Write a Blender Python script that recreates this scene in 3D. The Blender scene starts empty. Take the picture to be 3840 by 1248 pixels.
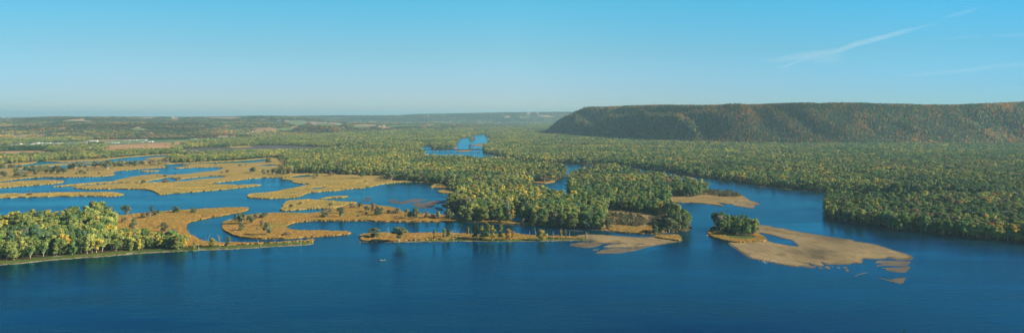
import bpy, bmesh, math, random, numpy as np
from mathutils import Vector, Matrix, geometry, noise as mn
R = math.radians
rng = np.random.default_rng(7); random.seed(7)
S = bpy.context.scene; COL = S.collection
# ------------------------------------------------------------------ camera
CH, F, HY, CX = 150.0, 3014.0, 425.0, 1920.0        # camera height, focal length and horizon row in photo pixels
cd = bpy.data.cameras.new('camera'); cam = bpy.data.objects.new('camera', cd); COL.objects.link(cam)
cam.location = (0, 0, CH); cam.rotation_euler = (R(90), 0, 0)
cd.sensor_width = 36; cd.lens = 36*F/3840; cd.shift_y = -(624-HY)/3840; cd.clip_start = 1; cd.clip_end = 600000
S.camera = cam
# ------------------------------------------------------------------ sky, sun, exposure
HAZE = 4.8e-5
SUN_AZ, SUN_EL = 99.0, 27.0
W = bpy.data.worlds.new('World'); S.world = W; W.use_nodes = True
nt = W.node_tree; nt.nodes.clear()
def N(t, ty, **k):
    n = t.nodes.new(ty)
    for a, b in k.items(): setattr(n, a, b)
    return n
def ramp(t, pts, inp, mode='LINEAR'):
    r = N(t, 'ShaderNodeValToRGB'); r.color_ramp.interpolation = mode
    e = r.color_ramp.elements
    while len(e) < len(pts): e.new(0.5)
    for q, (p, c) in zip(e, pts):
        q.position = p; q.color = (*c, 1) if len(c) == 3 else c
    t.links.new(inp, r.inputs[0]); return r.outputs[0]
def math_(t, op, a, b=None, c=None):
    m = N(t, 'ShaderNodeMath', operation=op)
    for i, v in enumerate((a, b, c)):
        if v is None: continue
        if isinstance(v, (int, float)): m.inputs[i].default_value = v
        else: t.links.new(v, m.inputs[i])
    return m.outputs[0]
def mix_(t, f, a, b, bt='MIX'):
    m = N(t, 'ShaderNodeMix', data_type='RGBA', blend_type=bt)
    for s, v in ((m.inputs[0], f), (m.inputs[6], a), (m.inputs[7], b)):
        if isinstance(v, (int, float)): s.default_value = v
        elif isinstance(v, tuple): s.default_value = (*v, 1)
        else: t.links.new(v, s)
    return m.outputs[2]
sky = N(nt, 'ShaderNodeTexSky', sky_type='NISHITA'); sky.sun_disc = False
sky.sun_elevation = R(SUN_EL); sky.sun_rotation = R(SUN_AZ); sky.altitude = 300; sky.air_density = 1.0; sky.dust_density = 0.6; sky.ozone_density = 1.5
tc = N(nt, 'ShaderNodeTexCoord'); vm_ = N(nt, 'ShaderNodeVectorMath', operation='MAXIMUM'); vm_.inputs[1].default_value = (-2, -2, .004)
nt.links.new(tc.outputs['Generated'], vm_.inputs[0]); nt.links.new(vm_.outputs[0], sky.inputs[0])
sp = N(nt, 'ShaderNodeSeparateXYZ'); nt.links.new(tc.outputs['Generated'], sp.inputs[0])
el = sp.outputs[2]
tintr = ramp(nt, [(0.0, (.54, .72, 1.0)), (.03, (.44, .62, .93)), (.075, (.37, .61, .76)), (.14, (.25, .70, .80)), (.165, (.10, .58, .80)), (.20, (.005, .27, .56)), (.28, (.001, .12, .31)), (.5, (.001, .12, .32)), (1, (.02, .30, .60))], el)
az = math_(nt, 'MULTIPLY_ADD', sp.outputs[0], .5, .5)
azr = ramp(nt, [(0, (.65, .75, .82)), (.2, (.66, .78, .82)), (.28, (.80, .84, .86)), (.5, (.95, .99, 1.0)), (.73, (.56, .84, .96)), (.81, (.40, .72, .88)), (1, (.45, .72, .88))], az)
bg = N(nt, 'ShaderNodeBackground'); bg.inputs[1].default_value = 0.115
nt.links.new(mix_(nt, 1.0, mix_(nt, 1.0, sky.outputs[0], tintr, 'MULTIPLY'), azr, 'MULTIPLY'), bg.inputs[0])
wo = N(nt, 'ShaderNodeOutputWorld'); nt.links.new(bg.outputs[0], wo.inputs[0])
sl = bpy.data.lights.new('sun', 'SUN'); so = bpy.data.objects.new('sun', sl); COL.objects.link(so)
sl.energy = 5.0; sl.angle = R(.55); sl.color = (1, .89, .64)
sd = Vector((math.sin(R(SUN_AZ))*math.cos(R(SUN_EL)), math.cos(R(SUN_AZ))*math.cos(R(SUN_EL)), math.sin(R(SUN_EL))))
so.rotation_euler = sd.to_track_quat('Z', 'Y').to_euler(); so.location = sd*3000
S.view_settings.view_transform = 'Standard'; S.view_settings.look = 'None'; S.view_settings.gamma = 1
S.view_settings.exposure = 0.75
S.cycles.max_bounces = 5; S.cycles.transparent_max_bounces = 12; S.cycles.volume_bounces = 0; S.cycles.diffuse_bounces = 2
S.cycles.use_denoising = True
# ------------------------------------------------------------------ helpers
def link(name, me, parent=None, mats=()):
    o = bpy.data.objects.new(name, me); COL.objects.link(o)
    for m in mats: me.materials.append(m)
    o.parent = parent; return o
def tag(o, label=None, cat=None, group=None, kind=None):
    for k, v in (('label', label), ('category', cat), ('group', group), ('kind', kind)):
        if v: o[k] = v
    return o
def empty(name, loc, rz=0):
    o = bpy.data.objects.new(name, None); COL.objects.link(o); o.location = loc; o.rotation_euler.z = rz; o.empty_display_size = .5; return o
def mesh(name, V, Fc, mi=None, attrs=None, smooth=False):
    me = bpy.data.meshes.new(name); V = np.asarray(V, np.float32); me.vertices.add(len(V)); me.vertices.foreach_set('co', V.ravel())
    if len(Fc):
        n = [len(f) for f in Fc] if not isinstance(Fc, np.ndarray) else None
        if isinstance(Fc, np.ndarray):
            ln = np.full(len(Fc), Fc.shape[1], np.int32); idx = Fc.ravel().astype(np.int32)
        else:
            ln = np.array(n, np.int32); idx = np.concatenate([np.asarray(f, np.int32) for f in Fc])
        me.loops.add(len(idx)); me.loops.foreach_set('vertex_index', idx)
        me.polygons.add(len(ln)); st = np.concatenate([[0], np.cumsum(ln)[:-1]]).astype(np.int32)
        me.polygons.foreach_set('loop_start', st)
        if not smooth: me.polygons.foreach_set('use_smooth', np.zeros(len(ln), bool))
        if mi is not None: me.polygons.foreach_set('material_index', np.asarray(mi, np.int32))
        if smooth: me.polygons.foreach_set('use_smooth', np.ones(len(ln), bool))
    for k, (ty, dom, arr) in (attrs or {}).items():
        a = me.attributes.new(k, ty, dom); arr = np.asarray(arr)
        key = {'FLOAT': 'value', 'INT': 'value', 'FLOAT_VECTOR': 'vector', 'FLOAT_COLOR': 'color'}[ty]
        a.data.foreach_set(key, arr.astype(np.int32 if ty == 'INT' else np.float32).ravel())
    me.update(calc_edges=True); return me
class MB:                                            # collects simple solids into one mesh
    def __init__(s): s.v = []; s.f = []
    def add(s, v, f):
        b = len(s.v); s.v += [tuple(p) for p in v]; s.f += [tuple(i+b for i in q) for q in f]; return s
    def box(s, c, d, rz=0, taper=1.0):
        ca, sa = math.cos(rz), math.sin(rz); v = []
        for z in (-.5, .5):
            t = taper if z > 0 else 1
            for x, y in ((-.5, -.5), (.5, -.5), (.5, .5), (-.5, .5)):
                X, Y = x*d[0]*t, y*d[1]*t; v.append((c[0]+X*ca-Y*sa, c[1]+X*sa+Y*ca, c[2]+z*d[2]))
        return s.add(v, [(3, 2, 1, 0), (4, 5, 6, 7), (0, 1, 5, 4), (1, 2, 6, 5), (2, 3, 7, 6), (3, 0, 4, 7)])
    def tube(s, pts, rad, n=6):
        pts = [Vector(p) for p in pts]; v = []; f = []
        for i, p in enumerate(pts):
            d = (pts[min(i+1, len(pts)-1)]-pts[max(i-1, 0)]).normalized(); a = d.orthogonal().normalized() if abs(d.z) < .98 else Vector((1, 0, 0)); a = (a-d*a.dot(d)).normalized(); b = d.cross(a)
            for k in range(n):
                t = 2*math.pi*k/n; v.append(p+(a*math.cos(t)+b*math.sin(t))*rad[i])
        for i in range(len(pts)-1):
            for k in range(n): f.append((i*n+k, i*n+(k+1) % n, (i+1)*n+(k+1) % n, (i+1)*n+k))
        f.append(tuple(range(n-1, -1, -1))); f.append(tuple((len(pts)-1)*n+k for k in range(n)))
        return s.add(v, f)
    def build(s, name, mat, parent=None, smooth=False):
        return link(name, mesh(name, s.v, s.f, smooth=smooth), parent, [mat])
def vnoise(x, y, sc, seed):                          # smooth value noise in -1..1
    r = np.random.default_rng(seed).random((256, 256))*2-1
    x = np.asarray(x, float)/sc+1000; y = np.asarray(y, float)/sc+1000; xi = np.floor(x).astype(int); yi = np.floor(y).astype(int)
    fx = x-xi; fy = y-yi; fx = fx*fx*(3-2*fx); fy = fy*fy*(3-2*fy)
    g = lambda a, b: r[a % 256, b % 256]
    return (g(xi, yi)*(1-fx)+g(xi+1, yi)*fx)*(1-fy)+(g(xi, yi+1)*(1-fx)+g(xi+1, yi+1)*fx)*fy
def fbm(x, y, sc, seed, o=4):
    return sum(vnoise(x, y, sc/2**i, seed+i)/2**i for i in range(o))/1.6
def drop(D): return np.maximum(0, np.asarray(D)-7000.)**2/14.8e6*1.4      # the earth falls away with distance
def ground(x, y, z=0.0):                             # the place on level z that the traced photo point (x, y) shows
    D = (CH-z)*F/(y-HY); return ((x-CX)/F*D, D, z)
# ------------------------------------------------------------------ materials
def mat(name):
    m = bpy.data.materials.new(name); m.use_nodes = True; t = m.node_tree; b = t.nodes['Principled BSDF']; b.inputs['Specular IOR Level'].default_value = .2; b.inputs['Roughness'].default_value = .8
    return m, t, b
def plain(name, c, rough=.7, spec=.3, metal=0):
    m, t, b = mat(name); b.inputs['Roughness'].default_value = rough; b.inputs['Specular IOR Level'].default_value = spec; b.inputs['Metallic'].default_value = metal
    g = N(t, 'ShaderNodeTexCoord'); n = tex(t, g.outputs['Object'], 1.7, 4)
    t.links.new(mix_(t, n, tuple(x*.8 for x in c), tuple(min(1, x*1.12) for x in c)), b.inputs['Base Color']); return m
def tex(t, vec, scale, detail=4, rough=.6, stretch=None):
    if stretch:
        mp = N(t, 'ShaderNodeMapping'); mp.inputs['Scale'].default_value = stretch[:3]
        if len(stretch) > 3: mp.inputs['Rotation'].default_value = (0, 0, stretch[3])
        t.links.new(vec, mp.inputs[0]); vec = mp.outputs[0]
    n = N(t, 'ShaderNodeTexNoise'); n.inputs['Scale'].default_value = scale; n.inputs['Detail'].default_value = detail; n.inputs['Roughness'].default_value = rough
    t.links.new(vec, n.inputs['Vector']); return n.outputs['Fac']
def bump(t, b, h, strength=.5, dist=1.0):
    n = N(t, 'ShaderNodeBump'); n.inputs['Strength'].default_value = strength; n.inputs['Distance'].default_value = dist
    t.links.new(h, n.inputs['Height']); t.links.new(n.outputs[0], b.inputs['Normal'])
def soil(name, big, small, bs, bd, rough=.9, s1=.012, s2=.35, stretch=None):
    m, t, b = mat(name); b.inputs['Roughness'].default_value = rough; b.inputs['Specular IOR Level'].default_value = .1
    g = N(t, 'ShaderNodeNewGeometry').outputs['Position']
    c1 = ramp(t, big, tex(t, g, s1, 5, .6, stretch)); c2 = ramp(t, small, tex(t, g, s2, 5, .75))
    t.links.new(mix_(t, 1, c1, c2, 'MULTIPLY'), b.inputs['Base Color']); bump(t, b, tex(t, g, s2*1.6, 4, .7), bs, bd); return m
MT = {}
g1 = lambda a, b: [(.3, (a,)*3), (.7, (b,)*3)]
MT['M'] = soil('marsh_reeds', [(.30, (.19, .15, .042)), (.42, (.32, .19, .044)), (.55, (.38, .215, .05)), (.7, (.27, .19, .05))], g1(.5, 1.35), 0, 1.2, s1=.02, s2=.16)
MT['V'] = soil('wet_sand', [(.35, (.10, .08, .045)), (.65, (.19, .15, .085))], g1(.8, 1.15), .3, .2, .45, s1=.04)
MT['Y'] = soil('yellow_reeds', [(.30, (.22, .20, .05)), (.42, (.33, .25, .065)), (.55, (.42, .285, .08)), (.7, (.27, .225, .06))], g1(.6, 1.25), 0, 1.2, s1=.011, s2=.12, stretch=(.6, 1.4, 1))
MT['F'] = soil('forest_floor_soil', [(.3, (.05, .05, .022)), (.7, (.10, .075, .035))], g1(.6, 1.3), .8, .6)
MT['G'] = soil('bank_grass', [(.3, (.06, .11, .025)), (.7, (.13, .16, .04))], g1(.6, 1.3), .8, .4)
MT['D'] = soil('dry_meadow', [(.3, (.16, .13, .05)), (.5, (.30, .21, .08)), (.7, (.36, .25, .11))], g1(.6, 1.25), .8, .5, s1=.03)
MT['O'] = soil('crop_stubble', [(.35, (.40, .22, .10)), (.65, (.50, .30, .15))], g1(.8, 1.15), .3, .3, s1=.004)
MT['P'] = soil('pasture_grass', [(.35, (.12, .20, .08)), (.65, (.22, .26, .11))], g1(.8, 1.15), .3, .3, s1=.004)
MT['U'] = soil('wet_mud', [(.35, (.085, .075, .07)), (.65, (.15, .125, .10))], g1(.7, 1.2), .3, .2, .5, s1=.01)
MT['R'] = soil('asphalt', [(.35, (.10, .105, .10)), (.65, (.13, .13, .13))], g1(.9, 1.1), .1, .1)
MT['B'] = soil('beach_mud', [(.3, (.16, .13, .075)), (.6, (.30, .25, .15)), (.75, (.42, .36, .24))], g1(.7, 1.25), .5, .2, s1=.05)
def sand_mat():
    m, t, b = mat('river_sand'); g = N(t, 'ShaderNodeNewGeometry').outputs['Position']
    n1 = tex(t, g, .013, 4, .55, (1, .45, 1, .5)); c = ramp(t, [(.30, (.13, .10, .05)), (.42, (.235, .175, .085)), (.55, (.30, .225, .11)), (.7, (.36, .27, .135))], n1)
    n2 = tex(t, g, .05, 5, .6, (1, .35, 1, .7)); c2 = ramp(t, [(.38, (.60, .60, .58)), (.44, (.95, .95, .95)), (.52, (1, 1, 1)), (.56, (.78, .78, .76)), (.62, (1.08, 1.05, 1.0))], n2)
    t.links.new(mix_(t, 1, c, c2, 'MULTIPLY'), b.inputs['Base Color']); b.inputs['Roughness'].default_value = .85
    bump(t, b, tex(t, g, .04, 6, .6, (1, .35, 1, .7)), .8, 1.6); return m
MT['S'] = sand_mat()
def shoal_mat():
    m, t, b = mat('shallow_shoal'); g = N(t, 'ShaderNodeNewGeometry').outputs['Position']
    c = ramp(t, [(.36, (.003, .05, .085)), (.47, (.02, .10, .08)), (.56, (.07, .065, .03)), (.68, (.10, .08, .045))], tex(t, g, .05, 4, .6, (1, .5, 1, .5)))
    t.links.new(c, b.inputs['Base Color']); b.inputs['Roughness'].default_value = .3; b.inputs['Specular IOR Level'].default_value = .4; return m
MT['H'] = shoal_mat()
def water_mat():
    m, t, b = mat('river_water'); g = N(t, 'ShaderNodeNewGeometry').outputs['Position']
    big = tex(t, g, .0035, 4, .55, (1, 2.2, 1, .35)); c = ramp(t, [(.35, (.0, .011, .034)), (.65, (.0, .027, .064))], big)
    gl = N(t, 'ShaderNodeBsdfGlossy'); gl.inputs['Color'].default_value = (.24, .86, 1.0, 1); df = N(t, 'ShaderNodeBsdfDiffuse'); t.links.new(c, df.inputs['Color']); fr = N(t, 'ShaderNodeFresnel'); fr.inputs['IOR'].default_value = 1.333; mx = N(t, 'ShaderNodeMixShader')
    t.links.new(fr.outputs[0], mx.inputs[0]); t.links.new(df.outputs[0], mx.inputs[1]); t.links.new(gl.outputs[0], mx.inputs[2]); t.links.new(mx.outputs[0], t.nodes['Material Output'].inputs[0]); t.nodes.remove(b)
    pat = tex(t, g, .009, 5, .6, (.45, 1.6, 1, -.12)); rr = ramp(t, [(.38, (.13,)*3), (.62, (.24,)*3)], pat); t.links.new(rr, gl.inputs['Roughness'])
    h = math_(t, 'ADD', math_(t, 'MULTIPLY', tex(t, g, .10, 3, .6, (.6, 1.5, 1, .2)), 1.6), tex(t, g, .55, 4, .65, (.7, 1.4, 1, -.1)))
    n = N(t, 'ShaderNodeBump'); n.inputs['Distance'].default_value = .55
    t.links.new(ramp(t, [(.36, (.12,)*3), (.62, (.5,)*3)], pat), n.inputs['Strength'])
    t.links.new(h, n.inputs['Height']); t.links.new(n.outputs[0], gl.inputs['Normal']); t.links.new(n.outputs[0], fr.inputs['Normal']); return m
MT['W'] = water_mat()
def leaf_mat(name='foliage', tr=.24):
    m, t, b = mat(name); a = N(t, 'ShaderNodeAttribute', attribute_type='INSTANCER', attribute_name='tint'); lv = N(t, 'ShaderNodeAttribute', attribute_type='GEOMETRY', attribute_name='leaf_tone')
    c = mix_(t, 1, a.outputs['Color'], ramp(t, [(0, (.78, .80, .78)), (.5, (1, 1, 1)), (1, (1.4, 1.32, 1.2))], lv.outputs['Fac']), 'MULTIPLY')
    t.links.new(c, b.inputs['Base Color']); b.inputs['Roughness'].default_value = .65; b.inputs['Specular IOR Level'].default_value = .15
    tl = N(t, 'ShaderNodeBsdfTranslucent'); t.links.new(c, tl.inputs[0]); mx = N(t, 'ShaderNodeMixShader'); mx.inputs[0].default_value = tr
    o = t.nodes['Material Output']; t.links.new(b.outputs[0], mx.inputs[1]); t.links.new(tl.outputs[0], mx.inputs[2]); t.links.new(mx.outputs[0], o.inputs[0]); return m
LEAF = leaf_mat(); BARK = plain('pale_bark', (.55, .48, .37), .8, .1); DEAD = plain('bleached_dead_wood', (.62, .54, .43), .8, .1)
# ------------------------------------------------------------------ traced outlines
K = 640/1674
REG = {c: (640*i, 700, K) for i, c in enumerate('ABCDEF')}; REG.update({c: (640*i, 420, K) for i, c in enumerate('GHIJKL')})
REG.update({'Z': (0, 425, K/2), 'Y': (320, 425, K/2), 'X': (640, 425, K/2), 'V': (960, 420, K/2), 'U': (1280, 410, K/2), 'N': (1600, 400, 640/2576), 'Q': (0, 0, 1), 'T': (3000, 940, 520/2576), 'a': (560, 860, 400/2576), 'b': (1340, 820, 400/2576), 'c': (1740, 820, 400/2576)})
def pts(s, dy=0):
    out = []; r = None
    for w in s.split():
        if w[0].isalpha(): r = REG[w[0]]; w = w[1:]
        u, v = w.split(','); out.append((r[0]+float(u)*r[2], r[1]+float(v)*r[2]+dy))
    return out
def smooth(P, step=3.6, jit=.5, seed=0):             # closed Catmull-Rom with a slightly ragged edge
    rr = random.Random(seed); n = len(P); out = []
    for i in range(n):
        a, b, c, d = (np.array(P[(i+k) % n]) for k in (-1, 0, 1, 2)); L = np.hypot(*(c-b)); m = int(min(14, max(1, L//step)))
        if L > 500: m = 1
        for k in range(m):
            t = k/m
            q = .5*((2*b)+(-a+c)*t+(2*a-5*b+4*c-d)*t*t+(-a+3*b-3*c+d)*t**3) if L < 500 else b
            j = jit*min(1, max(.12, (q[1]-430)/260)); out.append((q[0]+rr.uniform(-2.4, 2.4)*j, q[1]+rr.uniform(-1.1, 1.1)*j+2.6*j*mn.noise(Vector((q[0]*.035, q[1]*.09, seed)))))
    return out
PAINT = []
def grow(p, dx, dy):                                 # the same outline a little wider: its wet margin
    A = np.array(p); T_ = np.roll(A, -1, 0)-np.roll(A, 1, 0); ar = .5*np.sum(A[:, 0]*np.roll(A[:, 1], -1)-np.roll(A[:, 0], -1)*A[:, 1]); n_ = np.stack([T_[:, 1], -T_[:, 0]], 1)*(1 if ar > 0 else -1); n_ /= np.linalg.norm(n_, axis=1)[:, None]+1e-9
    k = np.clip((A[:, 1]-430)/420, .15, 1)[:, None]; return [tuple(q) for q in A+n_*np.array([dx, dy])*k]
MARG = [False]
def P(c, s, jit=.5, sm=True):
    p = pts(s) if isinstance(s, str) else s
    if sm and c == 'S': PAINT.append(('V', smooth(grow(p, 9, 3.2), jit=jit*.6, seed=len(PAINT))))
    if sm and c in 'MY' and jit < .9 and MARG[0]: PAINT.append(('U', smooth(grow(p, 5, 1.6), jit=jit, seed=len(PAINT)+7)))
    if sm and c == 'W' and not str(s).startswith('T'): PAINT.append(('U', smooth(grow(p, 4, 1.5), jit=jit, seed=len(PAINT)+9)))
    PAINT.append((c, smooth(p, jit=jit, seed=len(PAINT)) if sm else p))
P('F', "Q-1400,432.6 5300,432.6 5300,2600 -1400,2600", sm=False)
# open ground on the mainland
P('Y', "G-500,560 -60,530 50,513 200,500 350,490 460,480 640,478 850,465 1000,458 1200,443 1400,428 1674,414 H260,418 560,408 600,412 260,432 0,445 0,500 300,492 600,477 900,458 1040,450 1150,500 1130,560 1080,612 1200,606 1400,606 1674,612 I150,625 430,632 440,662 700,682 870,690 1000,716 1085,745 1000,765 1260,800 1100,830 C990,190 1050,240 1190,325 1400,342 1674,345 D120,345 200,365 400,385 300,430 C1000,430 B1000,560 300,500 G-500,900")
P('U', "H110,366 300,352 600,342 850,330 1100,326 1400,341 1674,345 I300,335 330,341 0,372 H1400,385 1100,396 800,400 400,404 100,402")
P('Y', "H540,346 650,337 760,333 800,342 700,350 600,351"); P('U', "H1320,328 1674,338 I200,335 I0,345")
P('Y', "H0,446 230,428 310,440 100,452"); P('D', "H-10,380 10,380 260,371 200,376")
P('D', "D940,230 1080,235 1160,255 1280,262 1420,270 1530,290 1520,320 1430,340 1330,310 1250,285 1080,265 960,250")
P('D', "D560,215 650,200 760,215 740,232 600,238"); P('M', "D940,412 1000,372 1100,383 1250,400 1300,390 1420,400 1674,420 1674,470 1200,480")
P('D', "D1400,340 1300,345 1290,365 1400,375 1420,350")
P('D', "D1490,98 1560,88 1674,98 E60,108 200,78 240,60 300,60 440,70 560,90 640,110 760,160 740,230 500,200 300,200 0,180 D1530,165 1520,120")
P('T', "E238,55 300,42 360,55 440,42 520,58 600,92 560,102 440,100 380,98 300,88 250,80")
P('S', "E490,172 520,150 545,125 620,112 645,118 665,135 725,150 760,170 750,190 710,220 600,215")
# farm land of the far left terrace
P('P', "G-500,345 -60,333 600,301 880,281 1300,272 1674,262 H200,255 500,238 800,245 1080,247 800,256 420,282 330,285 200,292 0,305 G1674,312 1300,330 1010,336 800,342 600,345 300,350 -60,362 -500,380")
P('O', "G-500,365 -60,350 200,338 450,322 620,314 660,322 500,338 400,345 200,350 -60,359 -500,372", 0); P('O', "G540,338 700,335 650,345 560,348", 0)
P('O', "G-500,402 -60,392 200,382 420,377 435,390 600,382 640,374 800,362 1010,350 1150,366 1350,348 1674,334 H60,322 200,342 0,358 G1674,382 1300,396 1000,408 640,426 400,434 -60,448 -500,465", 0); P('F', "G500,392 560,378 700,368 850,352 1000,344 1040,352 1030,372 900,388 700,400 520,404", .3)
P('O', "G1010,336 1200,322 1400,312 1674,300 H100,290 300,282 340,288 230,305 130,318 0,330 G1674,334 1350,348 1150,366 1060,352", 0)
P('O', "G850,275 1200,269 1500,266 1200,275 900,280", 0); P('O', "G800,303 1100,296 1100,301 820,308", 0); P('O', "H1010,250 1090,246 1060,254", 0); P('O', "H380,285 520,283 500,292 400,293", 0)
P('R', "G672,311 700,308 745,333 722,338", 0); P('R', "G-60,338 300,326 640,316 640,318 300,330 -60,343", 0); P('R', "G640,320 900,322 1674,292 1674,296 900,327 640,326", 0)
P('M', "J-10,470 -20,470 0,468")
P('C', "Z-900,735 -200,712 500,698 950,700 950,735 500,742 -200,752 -900,775", 0); P('C', "Y60,628 380,622 370,640 60,645", 0); P('C', "X-460,520 0,508 260,506 400,512 400,520 0,524 -460,532", 0)
P('T', "D930,300 1000,270 1100,290 1290,320 1290,388 1100,383 960,370")
P('M', "B470,300 700,240 1000,235 1400,235 1500,225 C0,190 260,165 600,220 1000,280 1200,325 1400,342 1674,345 D120,345 200,365 400,385 300,430 C1000,430 B1000,560 300,520")
P('D', "D930,225 1080,232 1300,258 1530,285 1580,320 1620,440 1480,470 1000,470 880,440 900,330")
P('T', "D930,300 1000,275 1100,290 1290,320 1280,388 1100,383 960,370"); P('T', "D1380,350 1440,335 1520,305 1580,300 1640,330 E60,380 D1640,425 1500,430 1390,410"); P('F', "D1570,300 1674,335 E84,385 60,425 D1650,430 1560,385"); P('M', "D940,420 1000,385 1100,392 1250,405 1330,395 1420,420 1500,440 1500,470 1200,480")
# the water: one sheet of river, backwater and lake bounded by the mainland shore
P('W', "F3000,720 2100,610 1750,560 1674,550 1400,530 1150,505 900,475 700,455 520,440 380,428 200,380 0,360 E1430,320 1392,270 1400,180 1430,130 1560,115 F0,154 500,164 850,150 1000,150 1200,165 1350,150 1250,110 1000,95 800,90 400,85 100,75 0,70 E1520,60 K1350,778 1200,772 1060,760 930,742 760,726 600,700 300,655 100,632 0,620 J1550,585 1350,568 1280,552 1100,540 950,530 830,515 730,520 640,512 490,510 380,508 230,500 0,470 I1580,434 1500,420 1420,408 1395,390 1400,350 1450,330 1450,280 1500,250 1425,248 1415,215 1412,196 1395,200 1385,222 1320,228 1240,250 1170,262 1140,300 1120,320 1130,345 1110,358 900,362 885,350 885,335 765,345 760,362 770,390 815,410 830,456 950,472 1100,470 1200,480 1350,494 1420,494 1560,490 1674,500 J100,528 250,541 400,563 480,577 530,595 545,612 500,645 400,680 330,695 220,692 180,750 220,790 330,830 430,867 520,902 J600,915 600,885 560,832 550,790 548,740 560,680 600,640 700,600 740,598 860,569 980,572 1100,598 1280,640 1500,669 K0,720 150,740 240,765 E300,45 380,58 440,50 500,62 580,90 620,103 665,135 720,150 755,170 750,180 710,180 706,195 690,212 600,203 500,185 480,172 420,170 340,158 370,170 405,185 380,190 250,175 100,160 0,158 D1550,155 1530,170 1540,230 1580,285 1674,330 E40,350 85,385 85,412 50,435 D1640,440 1500,455 1350,468 1200,462 1050,450 900,435 750,418 600,405 450,395 300,385 150,380 0,375 C1400,355 1200,350 1000,345 700,348 400,345 200,337 0,340 B1500,338 1350,342 1230,355 1160,375 1140,395 1200,425 1350,432 1674,438 C80,448 103,458 60,470 0,478 B1500,490 1200,510 1000,515 800,512 650,490 560,455 505,415 497,385 510,355 560,335 640,322 700,295 820,272 960,262 1140,258 1300,262 1420,258 1500,240 1600,222 C0,205 60,190 160,178 260,182 400,190 500,205 590,240 640,258 700,262 800,265 900,275 1000,280 1120,300 1200,300 1210,250 1130,240 1050,215 1000,185 1090,150 1130,130 1110,90 1090,75 1000,66 950,60 940,45 970,33 1080,30 1080,22 960,18 880,15 870,5 I900,715 880,702 700,690 550,695 400,710 290,735 240,738 220,750 100,755 0,770 B1500,50 1400,60 1340,65 1280,95 1200,110 1000,120 800,115 745,100 780,70 900,62 H1000,785 1150,755 1280,730 1360,712 1200,700 1190,680 1080,660 1180,642 1100,645 900,648 750,660 650,675 450,695 380,705 400,710 650,715 830,713 890,718 800,735 700,745 500,765 300,782 0,802 G1600,812 1550,810 1500,780 1400,762 1100,757 850,760 730,748 760,732 1000,713 1300,698 1480,694 1600,688 1674,684 H110,682 300,660 540,640 550,632 400,632 250,645 120,660 60,666 30,655 0,645 G1600,652 1480,675 1400,690 1100,698 900,710 750,727 510,738 515,733 700,712 900,695 1100,680 1160,665 1280,640 1400,622 1550,612 1674,618 H150,610 300,590 450,575 505,552 450,545 300,546 150,552 60,558 0,548 G1550,553 1400,560 1250,572 1130,582 1110,600 1130,615 1050,630 900,638 700,642 450,642 300,648 150,665 0,685 -60,690 -700,760 Q-1400,800 -1400,2600 5300,2600 5300,1040")
# backwater pools
P('W', "G-400,560 50,545 170,525 300,510 360,495 375,482 460,487 600,494 850,487 1000,480 1100,462 1300,442 1500,427 1674,419 H200,412 560,408 540,414 200,424 0,436 G1500,447 1400,463 1480,466 1400,478 1200,484 1000,496 800,501 600,506 400,521 300,531 150,546 -400,590", .3)
P('W', "G470,538 680,518 870,514 890,526 600,550 500,556", .3); P('W', "G200,565 240,562 230,580 190,578", .3); P('W', "G1230,487 1380,490 1300,500 1240,497", .3)
P('W', "H-60,520 0,513 150,505 400,494 700,480 900,462 985,461 930,480 800,498 500,504 250,509 100,520 180,528 60,545 -20,553", .3); P('W', "H840,526 960,518 1070,522 940,532", .3); P('W', "H738,557 790,554 775,563", .2); P('W', "H880,570 1000,565 1000,570 900,574", .2)
P('W', "H1180,640 1250,625 1410,619 1390,631 1200,646", .3); P('W', "H1375,750 1430,742 1535,736 1500,748 1420,762", .3); P('U', "I130,690 240,679 245,687 160,695", .3)
P('W', "H1000,320 1674,320 H1674,322 H1000,322", .1) if 0 else None
P('W', "D-60,300 0,250 90,238 112,280 80,330 0,332", .3); P('W', "N1280,262 1480,275 1620,285 1760,302 1900,296 1890,302 1760,312 1600,296 1400,280", .1)
MARG[0] = True
# islands, bars and marsh strips standing in the water
P('Y', "G1380,580 1450,575 1560,577 1500,586 1400,587", .3); P('Y', "G-400,725 0,700 200,680 450,670 600,675 627,686 560,700 400,715 200,730 0,748 -400,790")
P('Y', "A-400,95 0,75 280,72 500,62 850,57 1100,60 1215,75 1150,90 1050,97 900,92 500,97 0,112 -400,140")
P('Y', "B1075,225 1110,205 1100,185 1130,155 1200,138 1330,128 1450,132 1600,145 1674,148 C80,152 150,160 120,170 60,172 20,190 B1560,215 1400,218 1200,230 1100,235"); P('Y', "B1470,118 1600,98 1674,94 C65,98 20,107 B1600,110", .3)
for s in ("C115,129 150,127 165,134 130,135", "C200,130 260,126 300,136 260,141", "C220,107 280,103 300,120 250,116", "C465,140 500,125 545,122 540,135 600,145 660,130 720,120 840,128 700,150 620,168 500,160",
          "C700,172 740,150 810,158 870,142 1000,135 1060,135 1040,152 930,178 850,212 750,200", "C910,205 960,205 1000,225 990,240 920,220", "H620,715 700,708 720,716 660,722"):
    P('U', s, .3)
P('M', "C990,180 1050,170 1090,180 1060,195 1010,195", .3)
FR1 = "A-900,1000 -300,812 0,768 200,752 600,712 1000,686 1300,660 B0,638 300,625 700,607 1000,590 1300,573 1400,557"
BK1 = " B1380,542 1250,543 1000,555 600,555 400,550 280,528 200,480 150,430 155,380 180,350 300,320 480,288 620,262 740,235 758,222 740,208 600,210 400,218 250,228 90,235 A1500,255 1330,270 1220,285 1100,292 900,300 720,312 640,380 500,370 300,372 0,385 -400,420 -900,470"
P('B', FR1+BK1, .4)
def up(s, dy): return ' '.join((w[0] if w[0].isalpha() else '')+w.lstrip('ABCD').split(',')[0]+','+str(float(w.split(',')[1])-dy) for w in s.split())
P('G', up(FR1, 8)+BK1, 1.6); P('M', up(FR1, 38)+BK1, .8)
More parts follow.
